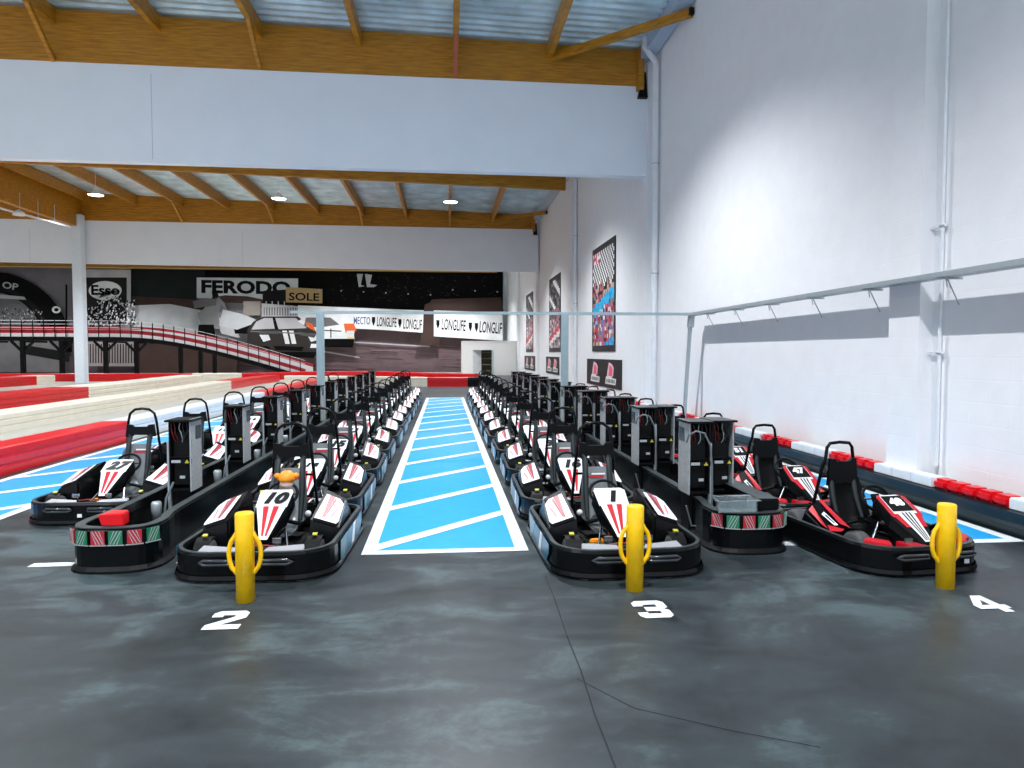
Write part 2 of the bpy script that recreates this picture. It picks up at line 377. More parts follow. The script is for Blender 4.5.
b = MB(); b.hexa([(d0.x - x0 + .08, .08, .05), (d0.x - x0 + .13, .08, .05), (d0.x - x0 + .78, .7, .05), (d0.x - x0 + .73, .7, .05), (d0.x - x0 + .08, .08, 2.1), (d0.x - x0 + .13, .08, 2.1), (d0.x - x0 + .78, .7, 2.1), (d0.x - x0 + .73, .7, 2.1)], WHITE); b.build('door_leaf', e)

# lamps ------------------------------------------------------------------
LAMPS = []
lampE = mat('lamp_diffuser', (1, 1, .97), .5, emit=9)
SHADE = mat('lamp_shade_white', (.85, .85, .85), .4)
def lamp(x, y, z, label):
    e = empty('pendant_lamp', (x, y, z), label, 'lamp', 'high bay pendant lamps')
    b = MB(); b.lathe([(.05, .32), (.09, .30), (.12, .22), (.20, .12), (.36, .02), (.37, 0)], SHADE, 20); b.build('lamp_shade', e)
    b = MB(); b.disc((0, 0, .01), .34, lampE); b.build('diffuser', e)
    b = MB(); b.tube([(0, 0, .3), (0, 0, roofz(x) - z - .03)], .012, WALLP, 6); b.build('suspension_rod', e)
    l = bpy.data.lights.new('lamp_bulb', 'SPOT'); l.energy = 2450 if x > -3 else 1500; l.spot_size = math.radians(124); l.spot_blend = .6; l.shadow_soft_size = .1; l.color = (.95, .97, 1)
    o = bpy.data.objects.new('lamp_bulb', l); COL.objects.link(o); o.parent = e; o.location = (0, 0, -.05)
for x, w in ((.32, 'right of the three'), (-8.5, 'middle of the three'), (-17.5, 'left of the three')):
    lamp(x, 38, 9.75, 'small white pendant lamp between the white wall bands, %s' % w)
for y in (2, 14, 26, 50, 62):
    for j, x in enumerate((.32, -8.5, -17.5)):
        lamp(x, y, 9.75 if y > 20 else 9.9, 'white pendant lamp hanging %s' % {2: 'near the hall entrance', 14: 'high over the first karts', 26: 'hidden behind the nearer wall band', 50: 'over the ramp', 62: 'just before the mural'}[y])
for y in (14, 26, 38, 50, 62):
    for x in (-28, -38): lamp(x, y, 9.75, 'white pendant lamp over the far left of the track hall')
# world: added ambient fill, let in where the unseen back is left open
w = bpy.data.worlds.new('world'); sc.world = w; w.use_nodes = True
w.node_tree.nodes['Background'].inputs[0].default_value = (.80, .88, 1, 1); w.node_tree.nodes['Background'].inputs[1].default_value = .85

# ============================================================ FLOOR MARKINGS
def lane(name, xa, xb, ya, yb, label, first, lw=.115, far=True):
    e = empty(name, ((xa + xb) / 2, ya, 0), label, 'floor marking'); o = Vector(((xa + xb) / 2, ya, 0)); hx = (xb - xa) / 2; L = yb - ya
    b = MB(); b.box((0, L / 2, .003), (2 * hx - .02, L - .02, .004), FBLUE); b.build('blue_field', e)
    b = MB()
    for s in (-1, 1): b.box((s * (hx - lw / 2), L / 2, .0055), (lw, L, .004), FWHITE)
    b.box((0, lw / 2, .0065), (2 * hx, lw, .004), FWHITE)
    b.box((0, L - lw / 2, .0065), (2 * hx, lw, .004), FWHITE); b.build('border_line', e)
    y = first
    while y < L:
        x0, x1 = -hx + lw * .6, hx - lw * .6; y0, y1 = y, y + 1.42 * (2 * hx) / 1.5; h = .14
        if y1 > L - .1:
            f_ = (L - .1 - y0) / (y1 - y0)
            if f_ < .15: break
            x1 = x0 + (x1 - x0) * f_; y1 = L - .1
        b = MB(); b.add([(x0, y0 - h * .8, .0085), (x1, y1 - h * .8, .0085), (x1, y1 + h * .8, .0085), (x0, y0 + h * .8, .0085)], [(0, 1, 2, 3)], FWHITE)
        b.build('diagonal_stripe', e); y += 1.65
    return e
lane('painted_lane', -.75, .75, 6.34, 28.6, 'blue lane with white border and diagonal stripes between the central kart rows', .18)
lane('painted_lane', -6.28, -4.78, 5.2, 27, 'blue striped lane beside the red track barrier at far left', .6)
lane('painted_lane', 4.5, 5.5, 6.2, 24, 'narrow blue striped lane between the red karts and the right wall', .55)
b = MB(); b.box((-3.1, 6.3, .004), (.8, .1, .004), FWHITE); b.box((-2.15, 6.3, .004), (.3, .1, .004), FWHITE); b.build('floor_line', None, 'short white painted line under the end of the left charging island', 'floor marking')
b = MB(); b.box((3.1, 6.35, .004), (.5, .12, .004), FWHITE); b.box((2.2, 6.35, .004), (.25, .12, .004), FWHITE); b.build('floor_line', None, 'short white painted line beside the end of the right charging island', 'floor marking')
DIG = {'2': [[(0, 0), (1, 0), (1, .24), (.42, .24), (1, .60), (1, .88), (.86, 1), (.14, 1), (0, .88), (0, .66), (.32, .66), (.32, .76), (.66, .76), (.66, .66), (0, .24)]],
       '3': [[(.14, 0), (.86, 0), (1, .12), (1, .42), (.88, .5), (1, .58), (1, .88), (.86, 1), (.14, 1), (0, .88), (0, .68), (.3, .68), (.3, .76), (.7, .76), (.7, .62), (.3, .62), (.3, .38), (.7, .38), (.7, .24), (.3, .24), (.3, .32), (0, .32), (0, .12)]],
       '4': [[(.55, 0), (.85, 0), (.85, .2), (1, .2), (1, .42), (.85, .42), (.85, 1), (.5, 1), (0, .42), (0, .2), (.55, .2)]]}
def floor_digit(c, x, y, label):
    b = MB()
    if c == '4':
        polys = [[(.55, 0), (.85, 0), (.85, 1), (.55, 1)], [(0, .2), (1, .2), (1, .42), (0, .42)], [(0, .42), (.28, .42), (.6, .78), (.6, 1), (.5, 1)]]
    else: polys = DIG[c]
    for p in polys:
        b.add([((q[0] - .5) * .235, (q[1] - .5) * .33, .004 + .0005 * polys.index(p)) for q in p], [tuple(range(len(p)))], FWHITE)
    o = b.build('floor_number', None, label, 'floor number'); o.location = (x, y, 0); return o
floor_digit('2', -1.47, 4.87, 'white painted number 2 on the floor in front of the left bollard')
floor_digit('3', 1.44, 4.80, 'white painted number 3 on the floor in front of the middle bollard')
floor_digit('4', 3.86, 4.68, 'white painted number 4 on the floor in front of the right bollard')
b = MB(); pts = [(.80, 5.6), (.79, 5.0), (.765, 4.4), (.76, 3.9), (.735, 3.4), (.73, 2.9), (.70, 2.2), (.70, 1)]
CRK = mat('floor_joint', (.008, .009, .01), .8)
b.sweep(pts, [(-.004, .001), (.004, .001), (.004, .003), (-.004, .003)], CRK)
b.sweep([(.72, 3.8), (.95, 3.45), (1.35, 3.2), (1.7, 3.02)], [(-.0015, .001), (.0015, .001), (.0015, .002), (-.0015, .002)], CRK); b.build('floor_crack', None, 'thin dark crack running towards the viewer in the grey floor', 'crack')

# ================================================================= BOLLARDS
def bollard(x, y, label):
    e = empty('bollard', (x, y, 0), label, 'bollard', 'yellow bollards'); r = .066
    b = MB(); b.lathe([(0, 0), (r, 0), (r, .64), (r - .006, .648), (0, .648)], YEL, 28); b.build('post', e)
    for s in (-1, 1):
        b = MB(); b.tube([(s * (r - .01), 0, .20)] + [(s * (r + .052 * math.cos(a) - .005), 0, .345 + .125 * math.sin(a)) for a in [math.radians(q) for q in (-75, -50, -25, 0, 25, 50, 75)]] + [(s * (r - .01), 0, .50)], .0165, YEL, 10); b.build('loop_handle', e)
bollard(-1.45, 5.25, 'yellow bollard with side loops in front of the white kart numbered 10')
bollard(1.43, 5.22, 'yellow bollard with side loops in front of the white kart numbered 1')
bollard(3.82, 5.05, 'yellow bollard with side loops in front of the red kart numbered 48')

# ==================================================================== KARTS
def wheel(parent, x, y, r, w, name='wheel'):
    M = Matrix.Translation((x, y, r)) @ Matrix.Rotation(PI / 2, 4, 'Y')
    b = MB(); b.lathe([(r * .55, -w / 2), (r * .8, -w / 2), (r * .95, -w * .42), (r, -w * .25), (r, w * .25), (r * .95, w * .42), (r * .8, w / 2), (r * .55, w / 2)], RUB, 20, M); o = b.build(name, parent)
    b = MB(); b.lathe([(.0, w * .3), (r * .18, w * .32), (r * .2, w * .25), (r * .45, w * .2), (r * .57, w * .47), (r * .57, -w * .47), (r * .45, -w * .2), (r * .2, -w * .25), (r * .18, -w * .32), (0, -w * .3)], RIM, 14, M); b.build('rim', o)
def number_mesh(txt, style):
    b = MB()
    if style == 'white':
        M = frame((0, -.115, .507), (1, 0, 0), (0, .89, .45)); b.text(txt, M, BLACKM, .20, shear=.25, bold=.013) if txt else [b.prism([(-.06, -.035), (-.03, -.035), (0, .04), (-.03, .04)], .002, BLACKM, M), b.prism([(.02, -.035), (.07, -.035), (.09, .04), (.04, .04)], .002, BLACKM, M)]
    else:
        M = frame((0, -.318, .509), (1, 0, 0), (0, .876, .482)); b.text(txt, M, WHITE, .125, bold=.008) if txt else b.prism([(-.07, -.035), (.07, -.035), (.09, .04), (-.05, .04)], .002, WHITE, M)
    return b.mesh('race_number')
_nm = {}
def set_number(kart, txt, style):
    for c in COL.objects:
        if c.parent and c.name.startswith('race_number') and c.parent.parent == kart:
            if (txt, style) not in _nm: _nm[(txt, style)] = number_mesh(txt, style)
            c.data = _nm[(txt, style)]; return
def make_kart(style, loc, label, group):
    white = style == 'white'
    W = .64 if white else .565; Lh = .905 if white else .765
    e = empty('go_kart', loc, label, 'go-kart', group)
    # bumper belt with lip
    path = rrect(-W, -Lh, W, Lh, .34, .22, 7)
    prof = [(0, .012), (.0, .215), (.012, .235), (.05, .235), (.062, .215), (.062, .06), (.03, .03)]
    b = MB(); b.sweep(path, prof, BLACK, True)
    bp = rrect(-W - .012, -Lh - .012, W + .012, Lh + .012, .35, .23, 7)
    b.sweep(bp, [(0, .012), (-.012, .03), (0, .06), (.012, .03)], BLACK, True)
    b.build('bumper', e)
    b = MB(); b.sweep(rrect(-W + .02, -Lh + .02, W - .02, Lh - .02, .32, .2, 7), [(-.008, .234), (.02, .234), (.02, .242), (-.008, .242)], TRIM, True); b.build('bumper_lip', e)  # paler strip puts a highlight into the colour of the black lip
    for s in (-1, 1):
        b = MB(); M = frame((s * (W + .014), 0, 0), (0, 1, 0), (0, 0, 1)) if s > 0 else frame((s * (W + .014), 0, 0), (0, -1, 0), (0, 0, 1))
        c1, c2 = (WHITE, TEAL) if white else (RED, BLACKM)
        if white:
            b.prism([(-.50, .05), (-.34, .05), (-.16, .22), (-.50, .22)], .003, mat('pale_decal', (.10, .24, .30), .3), M)
            b.prism([(-.32, .05), (.02, .05), (.12, .22), (-.14, .22)], .003, TEAL, M)
            b.prism([(.04, .05), (.16, .05), (.26, .22), (.14, .22)], .003, WHITE, M)
            b.prism([(.18, .05), (.48, .05), (.60, .15), (.60, .22), (.28, .22)], .003, TEAL, M)
            b.build('side_decal', e)
    # front hoops and little number tag
    b = MB()
    for s in (-1, 1):
        b.tube([(s * .08, -Lh - .015, .17), (s * .10, -Lh - .04, .185), (s * .32, -Lh - .03, .185), (s * .36, -Lh - .01, .17), (s * .32, -Lh - .03, .155), (s * .10, -Lh - .04, .155)], .015, mat('hoop_gloss', (.03, .035, .04), .15), 8, True)
    b.build('front_hoop', e)
    b = MB(); b.box((.0 if white else .28, -Lh - .016, .11), (.045, .004, .035), WHITE); b.build('tag', e, label='small white tag')
    # floor pan and chassis tubes
    b = MB(); b.box((0, .0, .055), (.62, Lh * 1.75, .02), BLACKM); b.build('floor_pan', e)
    b = MB()
    for s in (-1, 1):
        b.tube([(s * .30, -Lh + .08, .09), (s * .30, Lh - .1, .09)], .016, BLACKM); b.tube([(s * .12, -Lh + .08, .12), (s * .2, -.3, .1)], .012, CHROME)
        b.tube([(s * .30, -.5, .09), (s * (W - .06), -.5, .10)], .014, BLACKM); b.tube([(s * .30, .35, .09), (s * (W - .06), .35, .10)], .014, BLACKM)
        b.tube([(s * .17, -.40, .12), (s * .40, -.52, .14)], .009, CHROME)
    b.tube([(-.4, .62 if white else .54, .14), (.4, .62 if white else .54, .14)], .02, CHROME); b.build('chassis', e)
    # front tray panels
    for s in (-1, 1):
        b = MB()
        if white:
            b.hexa([(s * .08, -.835, .19), (s * .42, -.81, .19), (s * .40, -.70, .19), (s * .12, -.74, .19), (s * .08, -.835, .215), (s * .42, -.81, .225), (s * .40, -.70, .25), (s * .12, -.74, .24)], mat('tray_pale', (.30, .30, .32), .35), .004)
            b.build('front_panel', e, label='white front tray panel')
        else:
            b.hexa([(s * .03, -.745, .20), (s * .20, -.73, .20), (s * .24, -.60, .20), (s * .03, -.64, .20), (s * .03, -.755, .235), (s * .20, -.73, .245), (s * .24, -.60, .26), (s * .03, -.66, .245)], RED, .008)
            b.hexa([(s * .34, -.70, .20), (s * .50, -.56, .20), (s * .44, -.50, .20), (s * .28, -.60, .20), (s * .34, -.70, .245), (s * .50, -.56, .265), (s * .44, -.50, .28), (s * .28, -.60, .26)], RED, .01)
            b.build('front_panel', e, label='red front tray panel')
    # pedals
    for s in (-1, 1):
        b = MB(); b.bar((s * .17, -.60, .10), (s * .17, -.66, .27), .03, .012, CHROME); b.box((s * .17, -.665, .27), (.07, .015, .04), CHROME); b.build('pedal', e)
    b = MB(); b.tube([(-.2, -.60, .2), (-.07, -.63, .22), (.07, -.63, .22), (.2, -.60, .2)], .007, mat('dull_red', (.3, .01, .015), .5) if white else BLACKM, 6); b.box((0, -.63, .16), (.16, .08, .08), BLACKM, bevel=.01); b.build('front_crossbar', e)
    # wheels and fenders
    fr = .125 if white else .15
    for s in (-1, 1):
        wheel(e, s * (W - .19 if white else W - .13), -.52 if white else -.40, fr, .12, 'front_wheel'); wheel(e, s * (W - .2), .62 if white else .54, .14, .18, 'rear_wheel')
        b = MB(); q = [(s * (W - .19 if white else W - .13), (-.52 if white else -.40) + math.cos(a) * (fr + .022), fr + math.sin(a) * (fr + .022)) for a in [math.radians(t) for t in ((40, 70, 100, 130, 150) if white else (20, 40, 60, 75, 90))]]
        vs = []; 
        for p in q: vs += [(p[0] - .06, p[1], p[2]), (p[0] + .06, p[1], p[2])]
        b.add(vs, [(2 * i, 2 * i + 1, 2 * i + 3, 2 * i + 2) for i in range(4)], BLACKM, True)
        o = b.build('mudguard', e)
        if white: b = MB(); b.box((s * (W - .19), -.535, .288), (.04, .035, .010), YTAB, (.3, 0, 0)); b.build('yellow_tab', o)
    # side pods
    for s in (-1, 1):
        b = MB(); xi, xo = s * (.33 if white else .30), s * (W - (.045 if white else .075))
        b.hexa([(xi, -.30, .10), (xo, -.26, .10), (xo, .46, .10), (xi, .46, .10), (xi + s * .02, -.26, .36), (xo - s * .01, -.24, .28), (xo - s * .03, .30, .42), (xi + s * .02, .40, .50)] if white else
               [(xi - s * .03, -.20, .10), (xo, -.10, .10), (xo, .40, .10), (xi, .40, .10), (xi - s * .02, -.18, .21), (xo - s * .01, -.08, .20), (xo - s * .03, .32, .32), (xi - s * .01, .36, .42)], BLACK, .02)
        pod = b.build('side_pod', e)
        b = MB()
        if white:
            A = Vector((xi + s * .055, -.255, .354)); B = Vector((xo - s * .012, -.237, .287)); C = Vector((xo - s * .03, .20, .403)); D = Vector((xi + s * .065, .24, .462))
            up = Vector((0, -.01, .012))
            def P(u, v, k=1): return A * (1 - u) * (1 - v) + B * u * (1 - v) + C * u * v + D * (1 - u) * v + up * k
            b.add([P(0, 0), P(.92, 0), P(1, .12), P(1, .85), P(.75, 1), P(0, 1)], [(0, 1, 2, 3, 4, 5)], WHITE)
            b.add([P(.28, .08, 1.2), P(.34, .08, 1.2), P(.5, 1, 1.2), P(.2, 1, 1.2)], [(0, 1, 2, 3)], mat('dark_stroke', (.25, .02, .04), .4))
            b.add([P(.36, .1, 1.3), P(.40, .1, 1.3), P(.62, .9, 1.3), P(.52, .95, 1.3)], [(0, 1, 2, 3)], RED)
            b.add([P(.6, .2, 1.3), P(.66, .18, 1.3), P(.86, .62, 1.3), P(.8, .66, 1.3)], [(0, 1, 2, 3)], mat('pink_stroke', (.75, .15, .25), .4))
        else:
            A = Vector((xi - s * .0, -.165, .215)); B = Vector((xo - s * .01, -.07, .205)); C = Vector((xo - s * .035, .30, .318)); D = Vector((xi + s * .0, .34, .418)); up = Vector((0, -.01, .014))
            def P(u, v, k=1): return A * (1 - u) * (1 - v) + B * u * (1 - v) + C * u * v + D * (1 - u) * v + up * k
            b.add([P(0, 0), P(.95, 0), P(.8, .25), P(.45, .12)], [(0, 1, 2, 3)], RED)
            b.add([P(0, .1), P(.25, .25), P(.15, .95), P(0, .95)], [(0, 1, 2, 3)], RED)
            b.add([P(.95, .1), P(1, .3), P(.95, .95), P(.6, .98), P(.78, .6)], [(0, 1, 2, 3, 4)], RED)
            b.add([P(.38, .2, 1.2), P(.55, .2, 1.2), P(.62, .62, 1.2), P(.42, .66, 1.2)], [(0, 1, 2, 3)], WHITE)
            b.add([P(.44, .27, 1.4), P(.5, .27, 1.4), P(.55, .55, 1.4), P(.47, .57, 1.4)], [(0, 1, 2, 3)], BLACKM)
        b.build('pod_decal', pod, label='white and red side pod graphic')
    # nose fairing
    b = MB()
    if white:
        S = [(-.47, .035, .22, .14), (-.39, .065, .29, .16), (-.21, .135, .445, .22), (-.02, .145, .54, .30), (.05, .12, .55, .36)]
    else:
        S = [(-.70, .06, .25, .12), (-.62, .09, .31, .14), (-.44, .15, .425, .22), (-.24, .14, .535, .3), (-.19, .10, .545, .38)]
    def sect(y, hw, zt, zb): return [(-hw * .75, y, zb), (-hw * 1.12, y, (zb + zt) / 2), (-hw, y, zt - .015), (-hw * .93, y, zt), (hw * .93, y, zt), (hw, y, zt - .015), (hw * 1.12, y, (zb + zt) / 2), (hw * .75, y, zb)]
    vs = []; 
    for q in S: vs += sect(*q)
    fs = [(i * 8 + k, i * 8 + (k + 1) % 8, (i + 1) * 8 + (k + 1) % 8, (i + 1) * 8 + k) for i in range(len(S) - 1) for k in range(8)] + [tuple(range(8)), tuple(range(32, 40))]
    b.add(vs, fs, BLACK); fa = b.build('nose_fairing', e)
    def top(y):
        for i in range(len(S) - 1):
            if S[i][0] <= y <= S[i + 1][0]:
                t = (y - S[i][0]) / (S[i + 1][0] - S[i][0]); return S[i][2] + (S[i + 1][2] - S[i][2]) * t, S[i][1] + (S[i + 1][1] - S[i][1]) * t
        return S[-1][2], S[-1][1]
    def strip(b, ys, f0, f1, m, h, n=6):
        vs = []; Y = sorted(set([ys[0] + (ys[1] - ys[0]) * i / n for i in range(n + 1)] + [q[0] for q in S if ys[0] < q[0] < ys[1]]))
        for y in Y:
            z, hw = top(y); a0 = f0(y) if callable(f0) else f0; a1 = f1(y) if callable(f1) else f1
            vs += [(hw * a0, y - h * .6, z + h), (hw * a1, y - h * .6, z + h)]
        b.add(vs, [(2 * i, 2 * i + 1, 2 * i + 3, 2 * i + 2) for i in range(len(Y) - 1)], m)
    if white:
        b = MB(); strip(b, (-.465, .045), -.92, .92, WHITE, .003); strip(b, (-.21, .045), -1, 1, WHITE, .004)
        pass
        cv = b.build('nose_panel', fa, label='white nose panel')
        b = MB(); strip(b, (-.44, -.20), -.5, -.14, RED, .006); strip(b, (-.44, -.20), .14, .5, RED, .006); b.build('red_stripe', fa, label='pair of red stripes')
    else:
        b = MB(); strip(b, (-.46, -.195), -1, 1, RED, .003); strip(b, (-.56, -.46), -.9, -.45, RED, .003); strip(b, (-.56, -.46), .45, .9, RED, .003)
        strip(b, (-.43, -.2), -.74, .74, WHITE, .005); b.build('nose_panel', fa, label='red and white nose panel')
        b = MB(); strip(b, (-.69, -.42), -.5, .5, WHITE, .004)
        for q in (-.22, 0, .22): strip(b, (-.68, -.42), q - .05, q + .05, BLACKM, .007)
        z = .03; strip(b, (-.405, -.225), -.70, .70, BLACKM, .0075)
        b.build('nose_stripe', fa, label='white and black pinstripes')
    o = bpy.data.objects.new('race_number', number_mesh('', style)); COL.objects.link(o); o.parent = fa
    # steering
    b = MB(); c = Vector((0, .17 if white else -.06, .49)); R = Euler((math.radians(62), 0, 0)).to_matrix()
    b.tube([c + R @ Vector((.135 * math.cos(a), .115 * math.sin(a), 0)) for a in [2 * PI * k / 20 for k in range(20)]], .014, BLACKM, 8, True)
    for s in (-1, 1): b.bar(c + R @ Vector((s * .12, 0, 0)), c, .03, .012, CHROME)
    b.box(c, (.08, .08, .02), BLACKM, R, .004); sw = b.build('steering_wheel', e)
    b = MB(); b.tube([c, (0, -.35, .16)], .014, BLACKM)
    for s in (-1, 1): b.tube(([(s * .05, -.02, .38), (s * .19, -.40, .12)] if white else [(s * .06, -.22, .40), (s * .24, -.30, .12)]), .011, CHROME)
    b.build('steering_column', e)
    # seat shell
    b = MB(); n = 8; rows = [(.10, .10, .17, .0), (.22, .10, .19, .03), (.34, .13, .20, .06), (.42, .25, .20, .08), (.46, .42, .19, .07), (.49, .60, .165, .045), (.505, .68, .13, .02)]
    vs = []
    for (y, z, hw, cup) in rows:
        for i in range(n + 1):
            t = -1 + 2 * i / n; k = abs(t) ** 3
            up = cup if z < .2 else 0
            vs.append((hw * t, y - (cup * 2.0 * k if z >= .2 else 0), z + (k * .13 if z < .2 else 0)))
    N = n + 1
    b.add(vs, [(r * N + i, r * N + i + 1, (r + 1) * N + i + 1, (r + 1) * N + i) for r in range(len(rows) - 1) for i in range(n)], SEAT if white else BLACKM, True)
    st = b.build('seat', e)
    if white:
        b = MB(); M = frame((0, .478, .585), (1, 0, 0), (0, .15, 1)); b.prism([(-.08, -.012), (.07, -.012), (.08, .012), (-.07, .012)], .003, RED, M); b.prism([(-.05, .018), (.09, .018), (.095, .034), (-.045, .034)], .003, WHITE, M); b.build('seat_logo', st, label='small red and white logo')
    for s in (-1, 1):
        b = MB(); b.tube([(s * .13, .28, .22), (s * .125, .37, .40), (s * .12, .43, .60), (s * .12, .47, .76 if white else .68), (s * .12, .50, .80 if white else .70), (s * .12, .52, .74)], [.018, .026, .03, .03, .028, .015], GREYF, 8); b.build('shoulder_pad', e)
    b = MB(); b.tube([(-.14, .2, .20), (-.05, .14, .24), (.05, .14, .24), (.14, .2, .20)], .018, BLACKM, 6); b.box((0, .13, .25), (.06, .03, .05), CHROME if white else BLACKM, bevel=.005); b.build('lap_belt', e)
    # roll bar and headrest
    H = 1.11 if white else .935; hw = .17 if white else .15
    y1 = .56 if white else .46
    yb_ = y1 + .08; pts = [(-.22, yb_ + .02, .09), (-.21, yb_, .35), (-hw - .02, y1 + .01, .72), (-hw, y1, H - .16), (-hw * .86, y1, H - .06), (-hw * .5, y1, H - .01), (0, y1, H), (hw * .5, y1, H - .01), (hw * .86, y1, H - .06), (hw, y1, H - .16), (hw + .02, y1 + .01, .72), (.21, yb_, .35), (.22, yb_ + .02, .09)]
    if not white: pts[4:9] = [(-hw * .9, y1, H - .05), (-hw * .7, y1, H - .01), (0, y1, H), (hw * .7, y1, H - .01), (hw * .9, y1, H - .05)]
    b = MB(); b.tube(pts, .016, BLACK, 8); b.tube([(-.2, y1 + .02, .60), (.2, y1 + .02, .60)], .012, BLACK, 6); b.build('roll_bar', e)
    zt = H - .19 if white else H - .15; M = frame((0, y1 - .03, 0), (1, 0, 0), (0, 0, 1))
    b = MB()
    lo = zt - (.15 if white else .26)
    b.prism([(-hw - .01, lo), (-hw * .6, lo + .0), (-hw * .45, lo + .02), (hw * .45, lo + .02), (hw * .6, lo), (hw + .01, lo), (hw - .01, zt), (hw * .6, zt - .005), (hw * .45, zt - .03), (-hw * .45, zt - .03), (-hw * .6, zt - .005), (-hw + .01, zt)], .035, BLACKM, M); b.build('headrest', e)
    # battery / motor behind the seat
    b = MB(); dy = 0 if white else -.12; b.box((0, .70 + dy, .2), (.40, .22, .22), BLACKM, bevel=.02); b.tube([(.12, .62 + dy, .30), (.16, .68 + dy, .34), (.18, .78 + dy, .2)], .013, CHROME if white else BLACKM, 6); b.build('motor_housing', e)
    for s in (-1, 1):
        b = MB(); b.lathe([(.0, -.012), (.026, -.010), (.03, 0), (.026, .010), (0, .012)], WHITE if white else BLACKM, 12, Matrix.Translation((s * .23, .18, .30)) @ Matrix.Rotation(PI / 2, 4, 'X')); b.tube([(s * .23, .19, .3), (s * .24, .35, .2)], .01, BLACKM, 6); b.build('belt_clip', e)
    if white:
        b = MB(); b.box((-.16, -.30, .10), (.17, .22, .02), mat('green_floor_mat', (.02, .2, .08), .5)); b.box((-.16, -.22, .13), (.13, .05, .05), ORG, (.2, 0, .2), .012); b.build('pedal_pad', e, label='orange and green foot pad')
    return e
WK = make_kart('white', (1.49, 6.36, 0), 'white go-kart numbered 1, nearest kart right of the blue lane, behind the middle bollard', 'white go-karts')
set_number(WK, '1', 'white')
sp = 1.905
def row(x, y0, n, nums, side, first_label, start=0, jit=.02, dirs=None):
    for i in range(start, n):
        c = copy_tree(WK); c.location = (x + random.uniform(-jit, jit), y0 + sp * i, 0); c.rotation_euler = (0, 0, random.uniform(-.02, .02))
        num = nums.get(i, ''); set_number(c, num, 'white')
        c['label'] = ('white go-kart numbered %s, %s in the row %s' % (num, ordinal(i), side)) if num else ('white go-kart, %s from the front in the row %s' % (ordinal(i), side))
row(1.47, 6.36, 12, {1: '16', 2: '3'}, 'right of the blue lane', None, 1)
row(-1.53, 6.56, 12, {0: '10', 2: '15'}, 'left of the blue lane', None)
row(-3.76, 8.62, 9, {0: '27'}, 'left of the left island', None)
for c in COL.objects:
    if c.name.startswith('go_kart') and c.get('label', '').startswith('white go-kart numbered 10'):
        c.rotation_euler = (0, 0, -.04)
        c['label'] = 'white go-kart numbered 10, nearest kart left of the blue lane, behind the left bollard'
    if c.get('label', '').startswith('white go-kart numbered 27'): c.rotation_euler = (0, 0, -.03)
WK.rotation_euler = (0, 0, .02)
RK = make_kart('red', (3.86, 6.08, 0), 'red and black go-kart numbered 48, nearest in the right row, behind the right bollard', 'red go-karts')
RK.rotation_euler = (0, 0, .10)
for i in range(1, 9):
    c = copy_tree(RK); c.location = (3.84 + random.uniform(-.03, .03), 6.10 + 1.64 * i, 0); c.rotation_euler = (0, 0, random.uniform(.02, .08))
    num = {1: '47', 2: '51'}.get(i, ''); set_number(c, num, 'red')
    c['label'] = ('red and black go-kart numbered %s, %s in the right row' % (num, ordinal(i))) if num else 'red and black go-kart, %s kart from the front in the right row' % ordinal(i)
set_number(RK, '48', 'red')
# small knitted toy on the steering wheel of kart 10
e = empty('cloth_toy', (-1.48, 6.78, .54), 'small orange and cream cloth toy on the steering wheel of kart 10', 'toy')
b = MB(); b.lathe([(0, .0), (.05, .0), (.068, .03), (.06, .07), (0, .085)], SKIN, 16); b.build('face_ball', e)
b = MB(); b.lathe([(0, .16), (.04, .155), (.075, .12), (.085, .08), (.07, .06), (0, .055)], ORG, 16)
for s in (-1, 1): b.lathe([(0, .14), (.025, .13), (.03, .105), (.02, .09), (0, .085)], ORG, 10, Matrix.Translation((s * .085, 0, 0)))
b.build('orange_cap', e)

